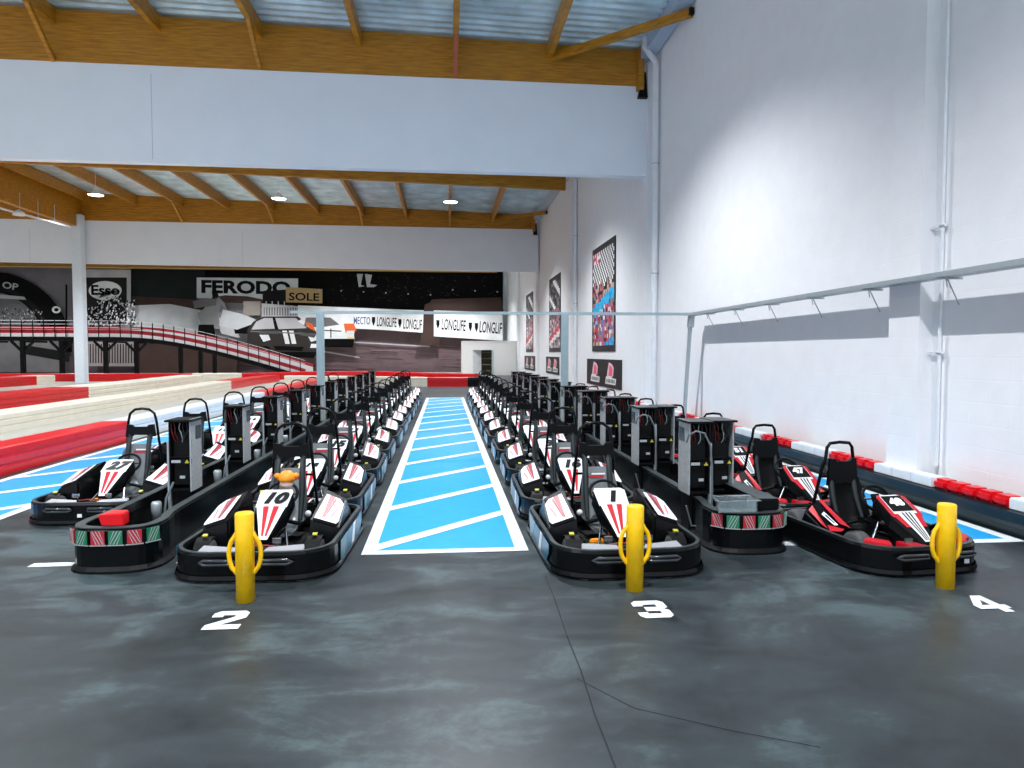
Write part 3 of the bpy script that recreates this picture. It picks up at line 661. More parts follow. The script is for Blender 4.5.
# ========================================================= CHARGING ISLANDS
def island(x, y0, y1, label, left):
    hw = .30; e = empty('charging_island', (x, y0, 0), label, 'kerb barrier'); L = y1 - y0
    path = [(-hw, L), (-hw, .75), (-hw - .01, .60), (-hw - .03, .48), (-hw - .05, .38)] + [(-.35 * math.cos(math.radians(q)) ** .7, .32 - .32 * math.sin(math.radians(q)) ** .7) for q in (10, 20, 32, 45, 58, 70, 80)] + [(0, 0)] + [(.35 * math.cos(math.radians(q)) ** .7, .32 - .32 * math.sin(math.radians(q)) ** .7) for q in (80, 70, 58, 45, 32, 20, 10)] + [(hw + .05, .38), (hw + .03, .48), (hw + .01, .60), (hw, .75), (hw, L)]
    b = MB(); b.sweep(path, [(-.0, 0), (0, .345), (.02, .365), (.085, .365), (.085, .29), (.06, .26), (.06, 0)], BLACK)
    b.sweep(path, [(-.0, .0), (-.03, .0), (-.03, .02), (0, .05)], BLACKM); rl = b.build('kerb_rail', e)
    b = MB(); b.sweep(path, [(.006, .364), (.08, .364), (.08, .372), (.006, .372)], TRIM); b.build('rail_cap', e)
    b = MB(); b.box((0, L / 2 + .2, .02), (2 * hw - .14, L - .4, .04), BLACKM); b.build('base_plate', e)
    # striped reflector plates round the end
    ds = []; acc = 0; P = [Vector((p[0], p[1], 0)) for p in path[5:-5]]
    Ls = [0]
    for i in range(1, len(P)): Ls.append(Ls[-1] + (P[i] - P[i - 1]).length)
    T = Ls[-1]
    for k in range(6):
        s_ = T * (.06 + .88 * (k + .5) / 6)
        i = max(j for j in range(len(Ls) - 1) if Ls[j] <= s_); t = (s_ - Ls[i]) / (Ls[i + 1] - Ls[i]); c = P[i].lerp(P[i + 1], t); d = (P[i + 1] - P[i]).normalized()
        out = Vector((d.y, -d.x, 0)); M = frame(c + out * .012 + Vector((0, 0, .295)), d, (0, 0, 1)); w_ = .054; h_ = .055
        m = (REDP, GREEN)[k % 2]; b = MB(); b.prism([(-w_, -h_), (w_, -h_), (w_, h_), (-w_, h_)], .008, m, M)
        for q in (-.04, -.013, .014, .041):
            dx = .03 if k % 2 else -.03
            pl = [(q - dx - .0035, -h_), (q - dx + .0035, -h_), (q + dx + .0035, h_), (q + dx - .0035, h_)]
            pl = [(max(-w_, min(w_, a_)), b_) for a_, b_ in pl]; b.prism(pl, .0095, PLW, M)
        b.box(c + out * .015 + Vector((0, 0, .232)), (.13, .006, .008), PLW, Matrix((d, out, Vector((0, 0, 1)))).transposed())
        b.build('striped_plate', rl, label=('red' if k % 2 == 0 else 'green') + ' and white striped plate')
    return e
island(-2.75, 6.02, 28.2, 'long black kerb with striped end plates and chargers, left of kart 10', True)
island(2.76, 6.05, 28.2, 'long black kerb with striped end plates and chargers, between kart 1 and red karts', False)
def cabinet(label, group, side):      # side = +1 grey panel on +x
    e = empty('charger_cabinet', (0, 0, 0), label, 'charging cabinet', group); w = .108; d = .15; z0, z1 = .40, 1.10
    b = MB(); b.box((0, d - .01, (z0 + z1) / 2), (2 * w, .02, z1 - z0), BLACKM); b.box((-side * (w - .006), 0, (z0 + z1) / 2), (.012, 2 * d, z1 - z0), BLACKM)
    b.box((0, 0, z0 + .01), (2 * w, 2 * d, .02), BLACKM); b.box((0, -.04, .74), (2 * w - .03, .2, .012), BLACKM)
    b.box((0, .03, .86), (2 * w - .05, .26, .26), BLACKM, bevel=.01); b.box((0, .02, .56), (2 * w - .06, .26, .22), BLACKM, bevel=.01); b.build('cabinet_body', e)
    b = MB(); b.box((side * (w - .004), 0, (z0 + z1) / 2 + .01), (.014, 2 * d + .02, z1 - z0 + .04), CABG, bevel=.003)
    b.box((side * (w + .004), .06, .98), (.006, .16, .14), mat('meter_window', (.02, .03, .035), .2)); b.build('side_panel', e, label='grey galvanised side panel')
    b = MB(); b.box((0, -.01, z1 + .015), (2 * w + .05, 2 * d + .08, .02), BLACK, bevel=.004); b.build('lid', e)
    b = MB(); b.box((0, .03, .2), (.16, .24, .40), BLACKM); b.box((-side * .125, -.10, .45), (.03, .03, .9), STEEL); b.build('stand', e)
    b = MB(); 
    for j, (m, xx) in enumerate(((mat('red_wire', (.2, .01, .012), .5), -.085), (mat('maroon_wire', (.08, .01, .014), .5), -.06), (mat('pale_wire', (.3, .34, .35), .5), .0), (GREYF, .03), (GREYF, .06))):
        b.tube([(xx, -d + .02, 1.09), (xx + .015 * math.sin(j * 2), -d + .01, 1.04), (xx + .01, -d + .01, .99), (xx * .8 + .02 * math.sin(j), -d + .03, .93), (xx * .6, -d + .06, .88)], .005, m, 5)
    b.build('wiring', e)
    b = MB(); b.box((-.04, -d - .0, .70), (.09, .006, .028), mat('label_grey', (.35, .38, .40), .5)); b.box((.06, -d - .0, .70), (.11, .005, .05), BLACKM); b.add([(.045, -d - .005, .683), (.09, -d - .005, .683), (.0675, -d - .005, .72)], [(0, 1, 2)], YTAB); b.build('warning_label', e, label='white sticker with yellow warning triangle')
    b = MB(); b.box((.02, -d + .0, .54), (.05, .006, .028), mat('label_grey', (.35, .38, .40), .5)); b.build('rating_plate', e, label='small white plate')
    return e
def charge_cable(parent, side):
    b = MB()
    if side < 0:
        b.tube([(-.15, -.2, .92), (-.14, -.24, 1.0), (-.08, -.27, 1.04), (0, -.28, 1.02), (.06, -.28, .9), (.08, -.28, .7), (.09, -.27, .4), (.09, -.24, .1), (-.1, -.22, .10), (-.15, -.2, .3)], .0095, mat('grey_cable', (.10, .12, .13), .5), 7)
    else:
        b.tube([(-.05, -.2, .5), (-.1, -.26, .35), (-.12, -.3, .12), (.05, -.32, .08), (.18, -.25, .2), (.17, -.1, .1), (.1, .2, .1)], .012, mat('grey_cable', (.12, .14, .15), .5), 7)
        b.lathe([(0, 0), (.045, 0), (.05, .16), (.04, .18), (0, .18)], STEEL, 14, Matrix.Translation((-.17, -.33, .15)))
    b.build('charging_cable', parent)
CL = cabinet('x', 'chargers on the left island', 1); charge_cable(CL, 1)
CR = cabinet('x', 'chargers on the right island, lane side', -1); charge_cable(CR, -1)
CR2 = cabinet('x', 'chargers on the right island, wall side', 1)
for i in range(11):
    last = ' seen from the viewer'
    for src, x, y, s, w in ((CL, -2.68, 7.6 + 1.9 * i, 0, 'on the left island, %s from the front'), (CR, 2.51, 6.95 + 1.86 * i, 0, 'on lane side of right island, %s from front'), (CR2, 2.79, 7.05 + 1.86 * i, 0, 'on wall side of right island, %s from front')):
        c = src if i == 0 else copy_tree(src)
        if abs(y - 15.2) < .45: y += .0
        c.location = (x, y, .0)
        c['label'] = 'black charger cabinet ' + w % ordinal(i)
# clutter on the island ends
b = MB(); b.hexa([(-.09, -.05, 0), (.09, -.05, 0), (.09, .06, 0), (-.05, .06, 0), (-.12, -.05, .09), (.09, -.05, .10), (.09, .06, .11), (-.05, .06, .11)], BR, .008); o = b.build('red_block', None, 'small red plastic block lying on the end of the left charging island', 'block'); o.location = (-2.74, 6.14, .374)
b = MB(); q = [(-.24, -.09), (.12, -.09), (.12, .13), (-.18, .13)]
b.sweep(q, [(0, 0), (0, .11), (-.03, .11), (-.03, .105), (.006, .10), (.008, 0)], CLEAR, True); b.add([(x, y, .004) for x, y in q], [(0, 1, 2, 3)], CLEAR); o = b.build('clear_tray', None, 'clear plastic tray on the end of the right charging island', 'tray'); o.location = (2.66, 6.16, .374)
b = MB(); b.box((0, .55, -.02), (.2, 1.1, .10), BLACK, bevel=.01); b.box((0, .55, .033), (.18, 1.08, .006), TRIM); o = b.build('cable_duct', None, 'black square cable duct lying along the right charging island beside the clear tray', 'duct'); o.location = (2.92, 6.14, .445)
for s in (-1, 1):
    pass

# ============================================================ TRACK BARRIERS
def barrier(segs, h, wdt, label, z=0, white=BW):
    """segs: list of (points, 'r'|'w'|'k'), left side of travel is the far side"""
    p0 = segs[0][0][0]; e = empty('track_barrier', (p0[0], p0[1], 0), label, 'track barrier')
    pr = [(0, 0), (0, h * .28), (.02, h * .31), (.02, h * .36), (0, h * .39), (0, h * .62), (.02, h * .65), (.02, h * .70), (0, h * .73), (.005, h * .96), (.03, h), (wdt - .03, h), (wdt, h * .96), (wdt, 0)]
    for pts, c in segs:
        b = MB(); b.sweep([(p[0] - p0[0], p[1] - p0[1]) for p in pts], pr, {'r': BR, 'w': white, 'k': BLACK, 'c': BWC}[c]); b.build({'r': 'red_section', 'w': 'white_section', 'c': 'white_section', 'k': 'black_section'}[c], e)
    return e
def X(p): return p
barrier([([(-6.5, 4), (-6.5, 10), (-6.45, 15.2)], 'r'), ([(-6.45, 15.2), (-6.45, 20), (-6.4, 26)], 'c'), ([(-6.4, 26), (-6.5, 34), (-6.8, 40)], 'r')], .41, .55, 'nearest long track barrier, red then white, beside the blue lane at left')
barrier([([(-9.9, 6), (-9.95, 16), (-10.1, 26), (-10.6, 36.5)], 'w'), ([(-10.6, 36.5), (-10.6, 42), (-10.4, 46)], 'r')], .42, .9, 'second long cream track barrier turning red at its far end')
barrier([([(-13.8, 10), (-13.8, 18), (-13.7, 28.8)], 'r'), ([(-13.7, 28.8), (-13.9, 36), (-14.4, 44)], 'w')], .5, 1.3, 'thick red track barrier block turning cream, third from the blue lane')
barrier([([(-23.2, 26), (-23.1, 34), (-23.0, 42.5)], 'r'), ([(-23.0, 42.5), (-23.1, 44.6)], 'w')], .5, 1.2, 'red barrier block in front of the white column')
barrier([([(-30, 47.5), (-22, 47.2), (-16, 46.8)], 'r'), ([(-16, 46.8), (-13, 47.0)], 'w'), ([(-13, 47.0), (-9, 51), (-5, 51.0)], 'r'), ([(-5, 51.0), (-1.5, 46.5), (1.8, 44.5)], 'r')], .5, .8, 'far red and white barrier sweeping across below the mural')
barrier([([(-34, 40), (-30, 39.2), (-24.5, 39)], 'w')], .45, .6, 'short white barrier left of the white column')
barrier([([(-9.2, 41.8), (-5, 40.2), (-.95, 38.1)], 'w'), ([(-.95, 38.1), (1.2, 37.9)], 'r'), ([(1.2, 37.9), (2.4, 37.8)], 'k')], .5, .6, 'barrier with a red and a black block closing the end of the blue lane')
barrier([([(-40, 49.5), (-28, 49.2), (-14, 49.8)], 'r')], .4, .5, 'far red barrier line under the raised ramp')
# track floor: pale resin between the barriers
RES = mat('pale_track_floor', (.42, .41, .36), .4, noise=.08, nscale=.8)
b = MB(); b.add([(-43.9, 6, .002), (-7.1, 6, .002), (-7.1, 41, .002), (-2, 48, .002), (3.5, 50, .002), (3.5, 67.0, .002), (-43.9, 67.0, .002)], [tuple(range(7))], RES); b.build('track_surface', None, 'pale cream racing track surface between the red and white barriers', 'track')
PINK = None
# right wall barrier: dark base with red and white caps
e = empty('wall_barrier', (5.55, 4, 0), 'dark teal barrier with red and white caps along the foot of the right wall', 'track barrier')
b = MB(); b.sweep([(0, -2), (0, 30)], [(-.0, 0), (.02, .10), (.0, .13), (.01, .20), (.02, .24), (-.06, .25), (-.24, .25), (-.24, 0)], BKT); b.build('barrier_base', e)
y = -1.95; k = 0
while y < 26:
    red = (int(round((y + 1.95) / 1.12)) % 2 == 0) ; L = 1.12; b = MB()
    # phase: red cap from world y 6.85
    n = 5 if red else 3; Q = []
    for j in range(n):
        ya = y + L * j / n + .004; yb = y + L * (j + 1) / n - .004
        b.box((.14, (ya + yb) / 2, .305), (.20, yb - ya + .004, .12), BR if red else BWC, bevel=.035 if red else .012)
    b.build('red_cap' if red else 'white_cap', e); y += L

# ========================================================== CABLE TRAY FRAME
e = empty('cable_gantry', (0, 15.7, 0), 'grey steel gantry bar spanning both charging islands on square posts', 'gantry')
zt = 2.68
b = MB(); b.box((1.15, 0, zt), (8.9, .08, .06), POSTM); b.build('cross_bar', e)
for x in (-2.68, 2.66):
    b = MB(); b.box((x, 0, zt / 2), (.15, .15, zt), POSTM, bevel=.01); b.build('post', e)
b = MB(); b.bar((5.57, .05, zt - .1), (5.42, .05, 0), .07, .07, STEEL); b.bar((5.57, .0, zt - .02), (5.55, 0, zt - .3), .12, .12, STEEL); b.build('leaning_post', e)
e = empty('cable_tray', (5.57, 15.7, zt), 'perforated steel cable tray running along the right wall above the red karts', 'cable tray')
L = 15.7 - 1.0
b = MB()
b.box((0, -L / 2, -.035), (.24, L, .006), STEEL)
for s in (-1, 1): b.box((s * .12, -L / 2, -.01), (.006, L, .055), STEEL)
n = int(L / .10)
for i in range(n):
    b.box((.0, -.05 - i * .10, -.015), (.235, .035, .008), GREYF) if i % 2 else None
b.build('tray', e)
b = MB(); b.tube([(.0, -.0, -.01), (.02, -5, -.01), (-.02, -10, -.01), (0, -L, -.01)], .03, GREYF, 6); b.tube([(.06, -.0, -.01), (.05, -7, -.01), (.06, -L, -.01)], .025, WALLP, 6); b.build('cable_bundle', e)
for i in range(10):
    yy = -1.0 - i * 1.45
    b = MB(); b.box((.03, yy, -.05), (.28, .04, .02), STEEL); b.tube([(-.02, yy, -.06), (.0, yy, -.15)], .008, STEEL, 5)
    if yy + 15.7 < 8.9 and yy + 15.7 > 7.8: pass
    b.tube([(.0, yy, -.06), (.16, yy + .02, -.34)], .008, STEEL, 5); b.build('bracket', e)

# ================================================================== POSTERS
PDK = mat('poster_black', (.015, .013, .015), .5)
pc = [mat('poster_tone_%s' % n, c, .5) for n, c in (('white', (.75, .75, .76)), ('grey', (.22, .21, .22)), ('rose', (.55, .12, .18)), ('sand', (.55, .36, .25)), ('blue', (.10, .18, .5)), ('black', (.02, .02, .02)), ('red', (.6, .03, .05)))]
CYAN = mat('poster_cyan', (.02, .42, .75), .5)
def on_wall(ya, yb, za, zb, x=5.885): return frame((x, yb, za), (0, -(1), 0), (0, 0, 1)), yb - ya, zb - za   # local x runs towards the viewer
def poster(ya, yb, za, zb, label, kind):
    M, W_, H_ = on_wall(ya, yb, za, zb, 5.87)
    e = empty('poster', (5.87, (ya + yb) / 2, za), label, 'poster', 'tall racing posters'); off = Matrix.Translation((-5.87, -(ya + yb) / 2, -za))
    M = off @ M
    b = MB(); b.prism([(0, 0), (W_, 0), (W_, H_), (0, H_)], -.018, PDK, M); b.prism([(0, 0), (W_, 0), (W_, H_), (0, H_)], .002, PDK, M); b.build('backing', e)
    b = MB(); rnd = random.Random(kind)
    nx, ny = 20, 26; mx_, my_ = .16, .22
    for i in range(nx):
        for j in range(ny):
            u = mx_ + (W_ - 2 * mx_) * i / nx; v = my_ + (H_ - 2 * my_) * j / ny; du = (W_ - 2 * mx_) / nx; dv = (H_ - 2 * my_) / ny
            f = (v / H_); sl = f - .18 * (u / W_)
            if kind == 1:
                if f > .62 + .05 * math.sin(i): m = pc[0] if (i + j) % 2 else pc[5]; 
                elif .30 < sl < .40: m = CYAN
                elif sl < -.05 and u > W_ * .3: m = CYAN if (j + i) % 3 else pc[4]
                elif f > .4: m = rnd.choice([pc[5], pc[1], pc[3], pc[5], pc[2]])
                else: m = rnd.choice([pc[4], pc[1], pc[2], pc[3], pc[0], pc[6], pc[5]])
                if f > .82 and u < W_ * .35: m = rnd.choice([pc[2], pc[0], pc[6]])
            else:
                if f > .55: m = pc[0] if (.12 < ((f * 3 + u / W_ * 1.1) % 1) < .35) else rnd.choice([pc[5], pc[5], pc[1]])
                elif f > .4: m = rnd.choice([pc[5], pc[2], pc[1], pc[1], pc[5]])
                elif .05 < sl < .11: m = pc[0]
                elif .11 < sl < .17: m = pc[6]
                else: m = rnd.choice([pc[1], pc[1], pc[0], pc[2], pc[5]])
            jx = rnd.uniform(-.3, .3) * du if not (kind == 1 and f > .62) else 0
            b.prism([(u + jx, v), (u + du + jx, v), (u + du + jx * .5, v + dv), (u + jx * .5, v + dv)], .004, m, M)
    b.build('print', e)
def pyz(px, py): p = at_x(px, py, 5.87); return p.y, p.z
for k, (l, r, tl, tr, lab) in enumerate(((592, 615.5, 352, 235, 'tall black and white chequered poster with blue diagonal band, nearest on right wall'), (549, 560.5, 352, 272, 'tall dark poster with red and white slash, second along the right wall'), (526, 533, 352, 291, 'tall dark poster, farthest of the three along the right wall'))):
    ya = pyz(r, tr)[0]; yb = pyz(l, tl)[0]; poster(ya, yb, 1.86, pyz(r, tr)[1], lab, 1 if k == 0 else k + 1)
def sign(l, r, tr, br, label):
    ya, zt_ = pyz(r, tr); _, zb_ = pyz(r, br); yb = pyz(l, tr)[0]; M, W_, H_ = on_wall(ya, yb, zb_, zt_)
    e = empty('sign_board', (5.87, (ya + yb) / 2, zb_), label, 'sign', 'low sign boards under the posters'); M = Matrix.Translation((-5.87, -(ya + yb) / 2, -zb_)) @ on_wall(ya, yb, zb_, zt_, 5.87)[0]
    b = MB(); b.prism([(0, 0), (W_, 0), (W_, H_), (0, H_)], -.018, PDK, M); b.prism([(0, 0), (W_, 0), (W_, H_), (0, H_)], .002, PDK, M); b.build('backing', e)
    b = MB(); pk = mat('sign_pink', (.85, .12, .22), .5); pl = mat('sign_pale', (.8, .55, .58), .5)
    for c in (.27, .72):
        x = W_ * c; h = H_
        b.prism([(x - .5, h * .40), (x + .45, h * .42), (x + .55, h * .72), (x + .28, h * .84), (x - .2, h * .90), (x - .42, h * .6)], .004, pl, M)
        b.prism([(x - .25, h * .42), (x + .3, h * .42), (x + .38, h * .66), (x + .2, h * .76), (x - .1, h * .80)], .006, pk, M)
        b.prism([(x - .75, h * .13), (x + .8, h * .13), (x + .9, h * .34), (x + .3, h * .36), (x + .2, h * .42), (x - .3, h * .42), (x - .65, h * .38)], .007, pc[0], M)
        for q in range(6): b.prism([(x - .55 + q * .22, h * .18), (x - .43 + q * .22, h * .18), (x - .40 + q * .22, h * .31), (x - .52 + q * .22, h * .31)], .009, PDK, M)
    b.build('logo_print', e)
sign(587, 621.5, 360, 390.5, 'low black sign board with two red and white logos under the nearest poster')
sign(546, 559, 357, 375, 'low black sign board under the second poster')
sign(524.5, 535, 356, 371, 'low black sign board under the farthest poster')

# ==================================================================== MURAL
YM = 67.85; e = empty('wall_mural', (-18, YM, 0), 'huge black and white racing mural with advertising banners and two cars on the back wall', 'mural')
G = lambda n, v, t=(1, 1, 1): mat('mural_' + n, (v * t[0], v * t[1], v * t[2]), .5, noise=.12, nscale=.8, spec=.08)
gd, gk, gm, gl, gw = G('dark', .012), G('black', .004), G('mid', .17, (1, .95, .98)), G('light', .5, (1, .97, 1)), G('white', .85)
gbr = G('brown', .05, (1.3, .8, .7)); gmv = G('mauve', .16, (1.15, .85, .95)); gtrk = G('track', .13, (1.25, .85, .92)); gor = mat('mural_orange', (.8, .13, .02), .5); gye = mat('mural_ochre', (.42, .28, .12), .5); gbl = mat('mural_blue', (.05, .07, .25), .5)
gcar = G('car', .035, (1.2, 1, .95)); gsk = G('pale_road', .55, (1, 1.02, 1.05))
layer = [0]
MBm = MB()
def mp(pts, m, lay=None):
    layer[0] += 1; y = YM - .001 * layer[0] - .02
    vs = []
    for px, py in pts:
        q = at_y(px, py, YM); vs.append((q.x + 18, y - YM, max(.0, q.z)))
    MBm.add(vs, [tuple(range(len(vs)))], m)
def mtext(t, px, py, hpx, m, stretch=1, bold=.02, rot=0, **k):
    layer[0] += 1; q = at_y(px, py, YM); s = at_y(px, py - 1, YM).z - at_y(px, py, YM).z
    M = Matrix.Translation((q.x + 18, -.001 * layer[0] - .02, q.z)) @ Matrix.Rotation(PI / 2, 4, 'X') @ Matrix.Rotation(rot, 4, 'Z') @ Matrix.Diagonal((stretch, 1, 1, 1))
    MBm.text(t, M, m, hpx * s * 1.4, bold=bold * hpx * s, **k)
L0 = -30
mp([(L0, 258), (503, 268), (503, 374), (L0, 378)], gmv)
mp([(L0, 262), (130, 265), (130, 330), (L0, 330)], G('sky', .20, (1.05, .95, 1.05)))
mp([(125, 266), (503, 271), (503, 318), (240, 312), (125, 300)], gk)
mp([(120, 300), (260, 300), (330, 312), (330, 345), (120, 330)], gl)
mp([(125, 268), (205, 268), (205, 312), (160, 306), (125, 302)], G('greenish', .02, (.8, 1.1, 1.05)))
mp([(130, 296), (205, 300), (205, 316), (130, 308)], gbr)
mp([(120, 306), (170, 304), (300, 330), (300, 345), (120, 335)], gsk)
# lower track
mp([(230, 345), (330, 325), (440, 332), (503, 350), (503, 374), (200, 375)], gtrk)
rn2 = random.Random(9)
for k in range(90):
    x = rn2.uniform(230, 500); y = rn2.uniform(342, 372); w_ = rn2.uniform(8, 40); h_ = rn2.uniform(.3, .9); mp([(x, y), (min(503, x + w_), y + .04 * w_), (min(503, x + w_), y + .04 * w_ + h_), (x, y + h_)], rn2.choice([G('streak_a', .09, (1.3, .85, .9)), G('streak_b', .19, (1.25, .85, .92))]))
for k in range(160):
    x = rn2.uniform(330, 500); y = rn2.uniform(274, 306); mp([(x, y), (x + rn2.uniform(.5, 3), y + .3), (x + rn2.uniform(.5, 3), y + rn2.uniform(.6, 2.5)), (x, y + 1)], rn2.choice([gd, G('leaf', .03, (1.3, .9, .8)), G('leaf_b', .018)]))
mp([(330, 340), (430, 346), (430, 347.2), (330, 341.5)], gl); mp([(320, 350), (360, 357), (360, 358), (320, 351.5)], gl)
# tyre bridge at left
import math as _m
def arcpoly(cx, cy, r0x, r0y, r1x, r1y, a0, a1, n=20):
    o = [(cx + r1x * _m.cos(_m.radians(a0 + (a1 - a0) * i / n)), cy - r1y * _m.sin(_m.radians(a0 + (a1 - a0) * i / n))) for i in range(n + 1)]
    return o + [(cx + r0x * _m.cos(_m.radians(a0 + (a1 - a0) * i / n)), cy - r0y * _m.sin(_m.radians(a0 + (a1 - a0) * i / n))) for i in range(n, -1, -1)]
mp([(L0, 296), (40, 299), (45, 325), (L0, 325)], G('stand', .13))
mp(arcpoly(-8, 352, 56, 60, 82, 80, 0, 110), gk)
mp(arcpoly(-8, 352, 58, 62, 64, 66, 5, 100), gd)
mp([(L0, 292), (26, 297), (28, 300), (L0, 297)], gl)
mtext('OP', 12, 286.5, 6.5, gl, 1.25, .03, rot=-.16)
rnd = random.Random(3)
for k in range(160):
    x = rnd.uniform(0, 45); y = rnd.uniform(308, 322); s = rnd.uniform(.5, 1.3); mp([(x, y), (x + s, y), (x + s, y + s * 1.4), (x, y + s * 1.4)], rnd.choice([gk, gd, gl, gm]))
mp(arcpoly(59, 310, 0, 0, 4.5, 3.6, 0, 360, 14), gw); mp(arcpoly(59, 310, 0, 0, 2.2, 1.8, 0, 360, 10), gk)
mp([(68, 285), (70, 285), (70, 325), (68, 325)], gk)
# oval sign
mp([(84, 270), (133, 270), (133, 322), (84, 322)], gl); mp([(86, 278), (129, 278), (129, 322), (86, 322)], G('board', .022, (1.1, .9, 1)))
mp(arcpoly(107.5, 291, 0, 0, 16.5, 9.5, 0, 360, 24), gw); mtext('Esso', 107.5, 291, 9.5, gk, 1.15, .045)
for k in range(420):
    x = 88 + 50 * rnd.random(); top = 296 + abs(x - 118) * .25 + (6 if x < 100 else 0); y = top + (326 - top) * rnd.random(); s = rnd.uniform(.7, 1.7)
    mp([(x, y), (x + s, y - .4), (x + s, y + s), (x, y + s * 1.3)], rnd.choice([gk, gd, gw, gl]))
# big banner
mp([(200, 278.5), (300, 279.5), (300, 300), (270, 301), (200, 299)], gsk)
mtext('FERODO', 248.5, 288.8, 12.0, gk, 1.30, .06, rot=-.01)
mp([(228, 296), (250, 297), (270, 301), (270, 304), (215, 303), (215, 298)], gbr)
mp([(265, 292), (292, 290), (292, 316), (265, 318)], gd)
mp([(246, 302), (263, 302), (263, 316), (246, 316)], G('crate', .28, (1.15, 1, .9)))
for k in range(9): x = 265 + k * 3; mp([(x, 302), (x + 1, 302), (x + 1, 318), (x, 318)], gl if k % 2 else gk)
mp([(264, 304), (302, 307), (302, 318), (264, 318)], gl)
for k in range(14): x = 266 + k * 2.6; mp([(x, 308), (x + 1.2, 308), (x + 1.2, 316), (x, 316)], gm)
mp([(288, 288), (324, 290), (324, 304), (288, 303)], gye); mtext('SOLE', 306, 298, 7.5, gk, 1.25, .03, rot=-.02)
# top letters
mp([(358, 275), (364, 275), (362, 286), (366, 287), (360, 288)], gl); mp([(366, 275), (373, 276), (371, 285), (378, 286), (375, 288), (368, 288)], gl)
for k in range(9): x = 320 + k * 22; y = 290 + (k * 7) % 6; mp([(x, y), (x + 1.3, y), (x + 1.3, y + 1.3), (x, y + 1.3)], gl)
mp([(432, 300), (500, 298), (503, 312), (425, 312)], gbr); mp([(425, 305), (440, 300), (440, 345), (420, 345)], gbr)
# long banners
mp([(300, 306), (424, 311), (423, 333), (380, 330), (358, 329), (300, 325)], gw)
mp([(434, 311), (502, 313), (502, 341), (434, 336.5)], gw)
mtext('MECTO', 363, 321.5, 7.5, gbl, .46, .012, rot=-.02); mtext('LONGLIFE', 387.5, 323, 9.2, gk, .33, .02, rot=-.05); mtext('LONGLIF', 413, 325.3, 9.8, gk, .33, .02, rot=-.06)
mtext('LONGLIFE', 453.5, 326, 10.8, gk, .35, .02, rot=-.07); mtext('LONGLIF', 490, 328.6, 11, gk, .36, .02, rot=-.07)
for x, y in ((374.5, 322), (400.5, 324), (438, 325), (470, 327.5), (476, 328)):
    mp([(x - 1.6, y - 4.5), (x + 1.6, y - 4.5), (x + 1.6, y), (x, y + 4.5), (x - 1.6, y)], gk)
# flag man
mp([(201, 314), (222, 298), (228, 304), (232, 316), (231, 330), (214, 329), (206, 332)], G('shirt', .24))
mp([(215, 292), (220, 291), (222, 297), (216, 299)], gk); mp([(196, 302), (206, 299), (220, 300), (219, 306), (204, 308), (198, 309)], gm); mp([(224, 305), (234, 312), (231, 318), (222, 312)], gm)
mp([(202, 325), (217, 325), (219, 338), (201, 336)], gk); mp([(222, 318), (240, 322), (242, 338), (224, 334)], gl); mp([(236, 326), (256, 324), (250, 334), (238, 334)], gk)
# pale machinery left of car
mp([(226, 310), (250, 316), (262, 322), (240, 330), (222, 326)], gsk)
# dark car
mp([(250, 330), (256, 322), (266, 317), (300, 317), (312, 326), (321, 334), (321, 354), (312, 358), (290, 356), (262, 352), (250, 345)], gcar)
mp([(259, 322), (267, 318.5), (275, 318.5), (277, 329), (254, 330)], gl); mp([(277, 318.5), (298, 318.5), (309, 328.5), (281, 329.5)], gl); mp([(275, 318), (277.5, 318), (281, 330), (278, 330)], gk)
for x0_ in (284.5, 291): mp([(x0_, 331), (x0_ + 4.6, 331), (x0_ + 7.5, 344), (x0_ + 3, 344)], gw)
for x0_, y0_ in ((262, 335), (309, 335)): mp([(x0_, y0_), (x0_ + 9, y0_), (x0_ + 11, y0_ + 5), (x0_ + 4, y0_ + 7)], gw)
mp([(313, 344), (319, 344), (318, 348), (312, 348)], gw); mp([(262, 352), (318, 352), (316, 358), (290, 357)], gk)
mp([(253, 331), (320, 334), (320, 335), (253, 332.2)], gm); mp([(262, 331), (283, 331.5), (280, 334), (262, 334)], G('sheen', .10)); mp([(300, 332), (318, 335), (316, 338), (301, 335)], G('sheen', .10))
mp(arcpoly(268, 352, 0, 0, 6, 6, 0, 360, 14), gk); mp(arcpoly(268, 352, 0, 0, 2.5, 2.5, 0, 360, 10), gm); mp([(276, 346), (306, 347), (304, 351), (278, 350)], gk)
mp([(200, 338), (250, 344), (262, 352), (240, 356), (200, 350)], G('wet', .22, (1.2, .95, 1)))
# second pale car with orange nose
mp([(300, 322), (308, 316), (335, 316), (346, 322), (354, 328), (356, 340), (352, 347), (322, 346), (318, 332)], gw)
mp([(308, 318), (332, 318), (341, 325), (320, 328), (306, 326)], gm); mp([(307, 322), (314, 324), (318, 332), (310, 328)], gor)
mp([(345, 324), (355, 324), (358, 331), (347, 333)], gor); mp([(348, 331), (356, 331), (355, 336), (349, 336)], gw); mp([(349, 337), (355, 337), (354, 341), (349, 341)], mat('mural_lamp', (.9, .6, .3), .5))
mp([(322, 339), (356, 339), (354, 347.5), (322, 347)], gk); mp([(323, 330), (343, 331), (343, 332), (323, 331)], gd); mp([(332, 329), (333, 329), (333, 338), (332, 338)], gd)
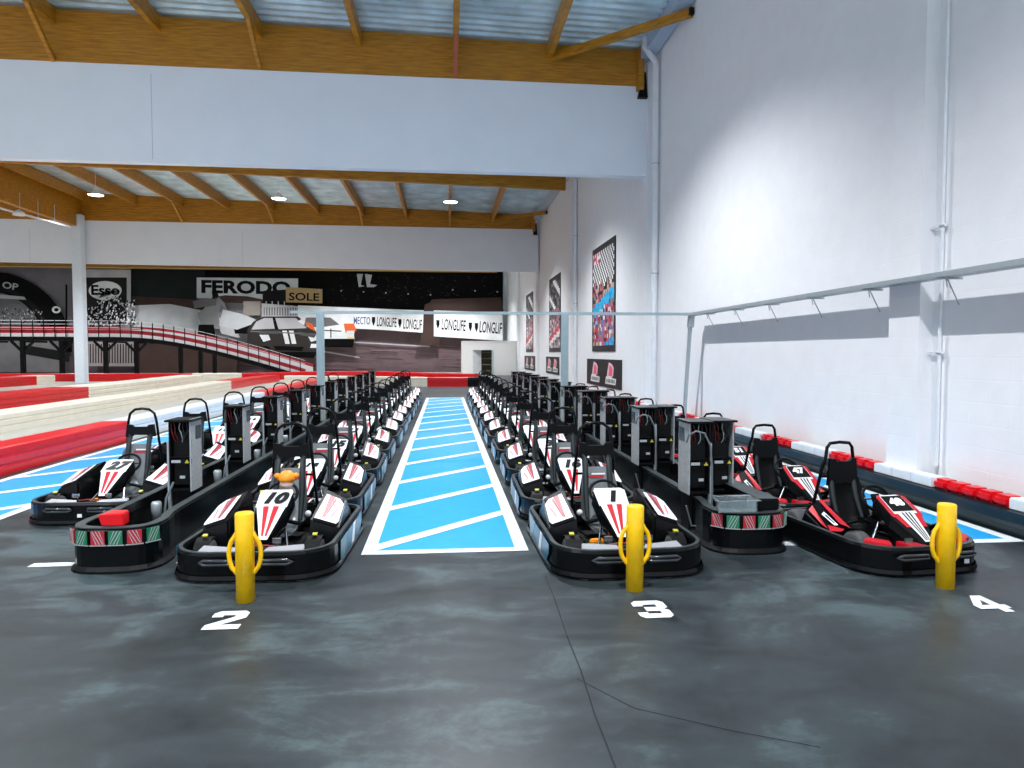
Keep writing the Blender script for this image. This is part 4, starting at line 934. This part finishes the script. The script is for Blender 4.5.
# under the ramp
mp([(L0, 335), (70, 337), (70, 372), (L0, 372)], gm); mp([(30, 345), (75, 352), (75, 362), (30, 354)], gd); mp([(85, 342), (140, 342), (140, 366), (85, 366)], G('fence', .3, (1.1, .95, .95)))
for k in range(20): x = 87 + k * 2.7; mp([(x, 344), (x + 1.1, 344), (x + 1.1, 363), (x, 363)], gd)
mp([(140, 342), (240, 350), (240, 372), (140, 372)], gbr)
for i, (a_, b_) in enumerate(((L0, 10),)): pass
MBm.build('print', e, recalc=False)
b = MB(); q0 = at_y(-40, 262, YM); q1 = at_y(503, 272, YM); b.box(((q0.x + q1.x) / 2 + 18, .03, q1.z / 2 - .05), (q1.x - q0.x, .06, q1.z - .1), PDK); b.build('backing_board', e)

# ===================================================================== RAMP
YR = 52.0
def rz(x):   # deck height
    a = at_y(0, 336, YR).z; xs = at_y(112, 340, YR).x; xe = at_y(305, 372, YR).x
    if x < xs: return a - .1 * (x - LX) / (xs - LX) * .5
    t = min(1, (x - xs) / (xe - xs)); return (a - .05) * (1 - (t * t * (1.6 - .6 * t)) ) + .15 * t
xs_ = [LX + 1 + i * 1.0 for i in range(60)]; xe = at_y(305, 372, YR).x; xs_ = [x for x in xs_ if x < xe] + [xe]
e = empty('ramp_bridge', (LX + 1, YR, 0), 'raised kart track ramp with mesh railing descending from the left in front of the mural', 'ramp'); OX = LX + 1
def strip3(b, zlo, zhi, y, th, m, every=1):
    for i in range(len(xs_) - 1):
        x0_, x1_ = xs_[i], xs_[i + 1]; a_, c_ = rz(x0_), rz(x1_)
        b.hexa([(x0_ - OX, y, a_ + zlo), (x1_ - OX, y, c_ + zlo), (x1_ - OX, y + th, c_ + zlo), (x0_ - OX, y + th, a_ + zlo), (x0_ - OX, y, a_ + zhi), (x1_ - OX, y, c_ + zhi), (x1_ - OX, y + th, c_ + zhi), (x0_ - OX, y + th, a_ + zhi)], m)
b = MB(); strip3(b, -.28, .0, 0, 3.2, BLACKM); b.build('deck', e)
b = MB(); strip3(b, .02, .24, .06, .2, BWC); b.build('white_kerb', e)
b = MB(); strip3(b, .24, .50, .10, .2, REDP); b.build('red_kerb', e, label='red kerb')
b = MB(); strip3(b, .0, .60, 2.9, .2, BWC); strip3(b, .6, .8, 2.9, .2, REDP); b.build('rear_kerb', e)
b = MB()
for z_ in (.62, .86, 1.1): strip3(b, z_, z_ + .035, .0, .03, WALLP)
b.build('hand_rail', e)
b = MB(); x = OX + .3
while x < xe - .3:
    b = MB(); b.box((x - OX, -.02, rz(x) + .5), (.05, .05, 1.25), BLACKM); x += .72; b.build('railing_post', e)
pass
for i, px in enumerate((-20, 22, 61, 105, 136)):
    x = at_y(px, 350, YR).x; h = rz(x) - .28; b = MB()
    b.box((x - OX, .1, h / 2), (.26, .26, h), BLACKM); b.box((x - OX, 1.5, h - .05), (.2, 3.0, .12), BLACKM)
    for s in (-1, 1): b.bar((x - OX, .1, h - .8), (x - OX + s * .75, .1, h - .02), .16, .14, BLACKM)
    b.box((x - OX, .1, .06), (.6, .5, .12), BLACKM); b.build('support_trestle', e)
for px in (180, 200, 214):
    x = at_y(px, 350, YR).x; h = rz(x) - .28; b = MB(); b.box((x - OX, .1, h / 2), (.24, .24, max(h, .2)), BLACKM); b.build('support_post', e)
# details at far left top: conduit rail
b = MB(); p0_ = at_y(0, 208, 33); p1_ = at_y(70, 227, 39.5); b.tube([p0_, p1_], .05, WALLP, 6)
for t in (.25, .5, .75): q = p0_.lerp(p1_, t); b.tube([q, q + Vector((0, 0, .9))], .02, STEEL, 5)
b.lathe([(0, 0), (.25, 0), (.2, .15), (.05, .25), (0, .25)], SHADE, 12, Matrix.Translation(p0_ + Vector((.6, .3, -.25)))); b.build('heating_conduit', None, 'white suspended conduit with small fitting running to the column at far left', 'conduit')
